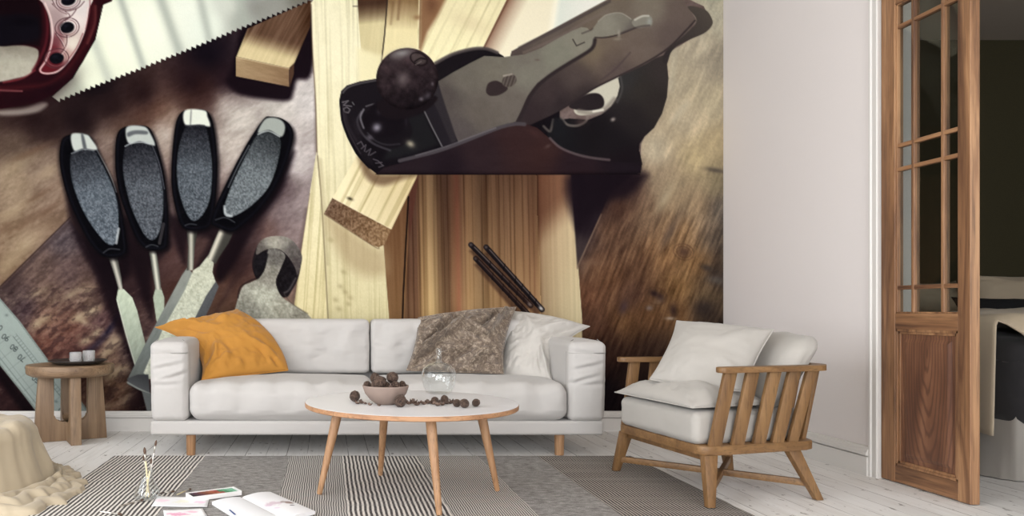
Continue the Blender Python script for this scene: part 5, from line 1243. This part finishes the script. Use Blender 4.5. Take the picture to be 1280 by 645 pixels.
paper('painted_card', (fp(206,652), fp(262,650), fp(253,635.8), fp(204,638.5)), ZR+.0016, [(fp(222,643), .05, .5, (228,120,170), .7), (fp(240,640), .03, .5, (236,160,190), .6)], 'white card with pink brush strokes at the bottom of the picture', 5)
# paint box
bx0 = Vector((-.505, 3.388, 0)); ba = math.radians(30); u_ = Vector((math.cos(ba), math.sin(ba), 0)); w_ = Vector((-math.sin(ba), math.cos(ba), 0))
pb = thing('paint_box', 'white watercolour paint box with two rows of coloured pans', 'paint box', bx0+Vector((0,0,ZR)), 0)
def lb(s_, t_, z): return bx0+u_*s_+w_*t_+Vector((0,0,z))
def obox(bm, s0, s1, t0, t1, z0, z1):
    c8 = [bm.verts.new(lb(s_, t_, z)) for z in (z0, z1) for (s_, t_) in ((s0,t0),(s1,t0),(s1,t1),(s0,t1))]
    for q in ((3,2,1,0),(4,5,6,7),(0,1,5,4),(1,2,6,5),(2,3,7,6),(3,0,4,7)): bm.faces.new([c8[i] for i in q])
zb_ = ZR+.003
bm = B(); obox(bm, -.115,.115,-.045,.045, zb_, zb_+.004)
for r_ in ((-.115,.115,-.045,-.041),(-.115,.115,.041,.045),(-.115,-.111,-.041,.041),(.111,.115,-.041,.041)): obox(bm, *r_, zb_+.004, zb_+.020)
obj('tray', bm, M['pan_white'], pb, False)
cols = [(30,26,34),(60,34,52),(88,44,60),(112,60,48),(132,72,50),(150,84,56),(170,90,60),(150,60,50),(70,130,90),(90,160,120),(130,190,160)]
for i in range(11):
    for j in range(2):
        s_ = -.104+i*.0189; t_ = -.038+j*.040; c = cols[i] if j == 0 else cols[(i+ (1 if i < 10 else 0))]
        key = 'pan%d%d' % c[:2]
        if key not in M: M[key] = mat_new('watercolour_pan', c, .5)
        bm = B(); obox(bm, s_, s_+.0165, t_, t_+.036, zb_+.0042, zb_+.017); obj('colour_pan', bm, M[key], pb, False)
# open sketchbook
qa, qb, qc, qd = fp(265,631), fp(338,618.5), fp(394,643), fp(318,664)
for v_ in (qa, qb, qc, qd): v_.z = 0
sb = thing('open_sketchbook', 'open white sketchbook with a small watercolour sketch lying on the rug', 'book', (qa+qc)/2+Vector((0,0,ZR)))
m1 = (qa+qd)/2; m2 = (qb+qc)/2
def block(c0, c1, c2, c3, hump_side, name, m):
    "page block with a curved top, thicker near the fold"
    bm = B(); n_ = 16; T_, B_ = [], []
    for i in range(n_+1):
        u = i/n_; hh = .016*(1-(1-u)**3) if hump_side else .016*(1-u**3)
        hh = .006+.010*math.sin(PI*min(1, (1-u if not hump_side else u)*1.0)*.5+.0)**.5*(1-.0*u)
        e = u if hump_side else 1-u       # e=1 at the fold
        hh = .007+.012*math.sin(PI*(.15+.75*e))
        if e > .96: hh = .007
        a = c0*(1-u)+c1*u; b = c3*(1-u)+c2*u
        T_.append([bm.verts.new(a*(1-t)+b*t+Vector((0,0,ZR+.002+hh))) for t in (0,.5,1)]); B_.append([bm.verts.new(a*(1-t)+b*t+Vector((0,0,ZR+.002))) for t in (0,.5,1)])
    for i in range(n_):
        for j in range(2): bm.faces.new((T_[i][j], T_[i+1][j], T_[i+1][j+1], T_[i][j+1])); bm.faces.new((B_[i][j], B_[i][j+1], B_[i+1][j+1], B_[i+1][j]))
        bm.faces.new((T_[i][0], B_[i][0], B_[i+1][0], T_[i+1][0])); bm.faces.new((T_[i][2], T_[i+1][2], B_[i+1][2], B_[i][2]))
    for i in (0, n_):
        for j in range(2): bm.faces.new((T_[i][j], T_[i][j+1], B_[i][j+1], B_[i][j]))
    return sharp(obj(name, bm, m, sb, True), 50)
cen = (qa+qc)/2
lc = lambda p: (p.x-cen.x, p.y-cen.y)
mp_ = wash('sketch_page', [(*lc(fp(341,635)), .045, .75, (208,186,196), .85), (*lc(fp(335,637)), .02, .8, (214,190,206), .6), (*lc(fp(359,633)), .026, 1.0, (140,112,104), .9), (*lc(fp(365,637)), .012, .8, (96,80,84), .9), (*lc(fp(347,640)), .02, .6, (220,200,220), .6)])
block(qa, (qa*.5+qb*.5), (qd*.5+qc*.5), qd, True, 'page_block', M['paper'])
block((qa*.5+qb*.5), qb, qc, (qd*.5+qc*.5), False, 'page_block', mp_)
bm = B()
def cov(p, k): return cen+(p-cen)*k
prism(bm, [tuple(cov(p, 1.015))[:2] for p in (qd, qc, qb, qa)], ZR+.0006, ZR+.002); obj('cover', bm, mat_new('book_cover', (150,146,142), .7), sb, False)
pa, pb_ = fp(287,638,ZR+.02), fp(294,644,ZR+.02)
bm = B(); bar(bm, (pa.x, pa.y, ZR+.0225), (pb_.x, pb_.y, ZR+.0225), .006, .0015, bev=0); tag(obj('blue_marker_ribbon', bm, mat_new('blue_ribbon', (40,70,130), .6), sb, False))
# ================================================================= bedroom: bed with bedding
bed = thing('bed', 'wide bed with grey fabric skirt seen through the doorway', 'bed', (4.35, 4.8, 0))
BX0, BX1, BY_0, BY_1 = 3.37, 5.45, 3.72, 5.95
def skirt():
    bm = B(); pts = []; seg = 70
    path = []
    def addl(a, b, n_):
        for i in range(n_): path.append((Vector(a)*(1-i/n_)+Vector(b)*(i/n_)))
    addl((BX0, BY_1), (BX0, BY_0), seg); addl((BX0, BY_0), (BX1, BY_0), seg); addl((BX1, BY_0), (BX1, BY_1), seg); addl((BX1, BY_1), (BX0, BY_1), seg)
    cen = Vector(((BX0+BX1)/2, (BY_0+BY_1)/2)); R = []
    zs = [0.004, .03, .1, .2, .3, .42]
    for z in zs:
        row = []
        for i, p in enumerate(path):
            d = (p-cen); d = Vector((d.x/1.065, d.y/1.115)); q = d.normalized()
            k = max(0, 1-z/.27); f = (.032*math.sin(i*.33*1.5+3*nz((p.x*2, p.y*2, 0), 1, 61)))*k+.02*k-.012*(1-k)
            row.append(bm.verts.new((p.x+q.x*f, p.y+q.y*f, z)))
        R.append(row)
    for a, b in zip(R, R[1:]):
        for i in range(len(path)): bm.faces.new((a[i], a[(i+1) % len(path)], b[(i+1) % len(path)], b[i]))
    return bm
obj('bed_skirt', skirt(), M['bedskirt'], bed)
bm = B(); softbox(bm, (BX0+.05, BY_0+.05, .40), (BX1-.05, BY_1, .64), .06, (.005,.005,.01), 20, .003); obj('mattress', bm, M['bedskirt'], bed)
bm = B(); softbox(bm, (BX0-.03, 6.0, .05), (BX1+.03, 6.10, .98), .04, (0,.01,0), 20, .002); obj('headboard', bm, M['dark_duvet'], bed)
def duv(w, p):
    if w.z > .6: w.z += .03*nz((w.x*1.4, w.y*1.4, 0), 1, 71)+.06*max(0, (w.y-4.6))-.0
    else: w.z += .012*noise.noise(Vector((w.x*3, w.y*3, 7)))
    return w
bm = B(); softbox(bm, (BX0-.025, BY_0-.03, .27), (BX1+.03, BY_1-.2, .715), .09, (.005,.01,.03), 34, .010, 4, 73, duv)
o = obj('charcoal_duvet', bm, M['dark_duvet'], None, True, label='charcoal duvet covering the bed in the next room', cat='duvet')
def blanket():
    bm = B(); nx_, ny_ = 60, 34; R0_, R1_ = [], []
    x_in = BX0-.050
    for j in range(ny_+1):
        v = j/ny_; row = []; row2 = []
        for i in range(nx_+1):
            s = i/nx_*2.35
            # up the left side, over the rounded edge, then across the top
            y = 3.765+v*.62
            hgt = .535-.02*math.sin(v*3)+.01*nz((v*3, 0, 0), 1, 82)
            if s < hgt: x = x_in-.014*math.sin(v*14+1.2)*(1-s/hgt)-.012; z = .80-hgt+s-.045
            elif s < hgt+.14:
                t = (s-hgt)/.14*PI/2; x = x_in-.012+.09*(1-math.cos(t)); z = .755+.075*math.sin(t)
            else:
                x = x_in+.078+(s-hgt-.14); z = .83+.03*nz((x*1.4, y*1.4, 0), 1, 71)+.03*math.sin(min(1, (s-hgt)/1.4)*PI*.5)+.05*max(0, y-4.4)
                y += .10*(s-hgt-.14)*v
            if s > hgt+.06 and v < .22:
                q_ = (1-v/.22); k_ = min(1, (s-hgt-.06)/.12); y += k_*((BY_0-.055)-y)*min(1, q_*2.2); z -= k_*max(0, q_-.35)*.26
            z += .006*nz((x*6, y*6, z*6), 1, 83)
            row.append(bm.verts.new((x, y, z)))
        R0_.append(row)
    for a, b in zip(R0_, R0_[1:]):
        for i in range(nx_): bm.faces.new((a[i], a[i+1], b[i+1], b[i]))
    bmesh.ops.recalc_face_normals(bm, faces=bm.faces); bmesh.ops.solidify(bm, geom=list(bm.faces), thickness=.008); return bm
obj('sand_blanket', blanket(), M['bedbeige'], None, True, label='sand coloured blanket folded over the side of the bed', cat='blanket')
bm = B()
def bp(name, x0, x1, y, z0, h, m, lab, seed, lean=.16, T=.2):
    pil(name, ((x0, y, z0), (x1, y, z0), (x1-.02, y+lean, z0+h), (x0+.02, y+lean, z0+h)), m, lab, 'pillow', T=T, backT=.12, pinch=(0,.02,.03,.02), seed=seed, wr=.006, n=26)
bp('bed_pillow', 4.22, 4.80, 5.62, .80, .26, M['bedbeige'], 'smaller cream bed pillow seen through the glazed door', 91, T=.12)
bp('bed_pillow', 4.66, 5.40, 5.42, .80, .30, M['bedbeige'], 'larger cream bed pillow standing at the head of the bed', 92)
bp('bed_pillow', 4.30, 5.42, 5.16, .76, .17, M['black'], 'long black bed pillow lying before the cream pillows', 93, .10, .16)
# ================================================================= light: daylight through the windows, plus an added bedroom fill
w = bpy.data.worlds.new('sky'); bpy.context.scene.world = w; w.use_nodes = True
w.node_tree.nodes['Background'].inputs[0].default_value = (.86, .93, 1, 1); w.node_tree.nodes['Background'].inputs[1].default_value = 1.0
def area(name, loc, rot, sx, sy, power, col=(.945, .97, 1)):
    l = bpy.data.lights.new(name, 'AREA'); l.shape = 'RECTANGLE'; l.size = sx; l.size_y = sy; l.energy = power; l.color = col
    o = bpy.data.objects.new(name, l); C.objects.link(o); o.location = loc; o.rotation_euler = rot
for (a, b, z0, z1), p in zip(WL, (330, 90)): area('window_daylight', (XL-.30, (a+b)/2, (z0+z1)/2), (0, -PI/2+.35, 0), z1-z0, b-a, p)
for (a, b, z0, z1), p in zip(WF, (130, 230)): area('window_daylight', ((a+b)/2, YF-.30, (z0+z1)/2), (PI/2-.35, 0, 0), b-a, z1-z0, p)
area('window_daylight', (4.9, BY0-.12, 1.55), (PI/2, 0, 0), 2.6, 2.1, 110)  # added fill that brightens the bed, at the made-up bedroom window
# ================================================================= camera
cam = bpy.data.cameras.new('camera'); co = bpy.data.objects.new('camera', cam); C.objects.link(co)
co.location = (0, 0, CAMZ); co.rotation_euler = (PI/2, 0, 0)
cam.sensor_width = 36; cam.lens = F/1280*36; cam.shift_x = (640-409)/1280; cam.shift_y = (386-322.5)/1280; cam.clip_start = .05
sc = bpy.context.scene; sc.camera = co
sc.view_settings.view_transform = 'Standard'; sc.view_settings.look = 'None'; sc.view_settings.gamma = 1; sc.view_settings.exposure = -0.62; sc.view_settings.use_curve_mapping = False
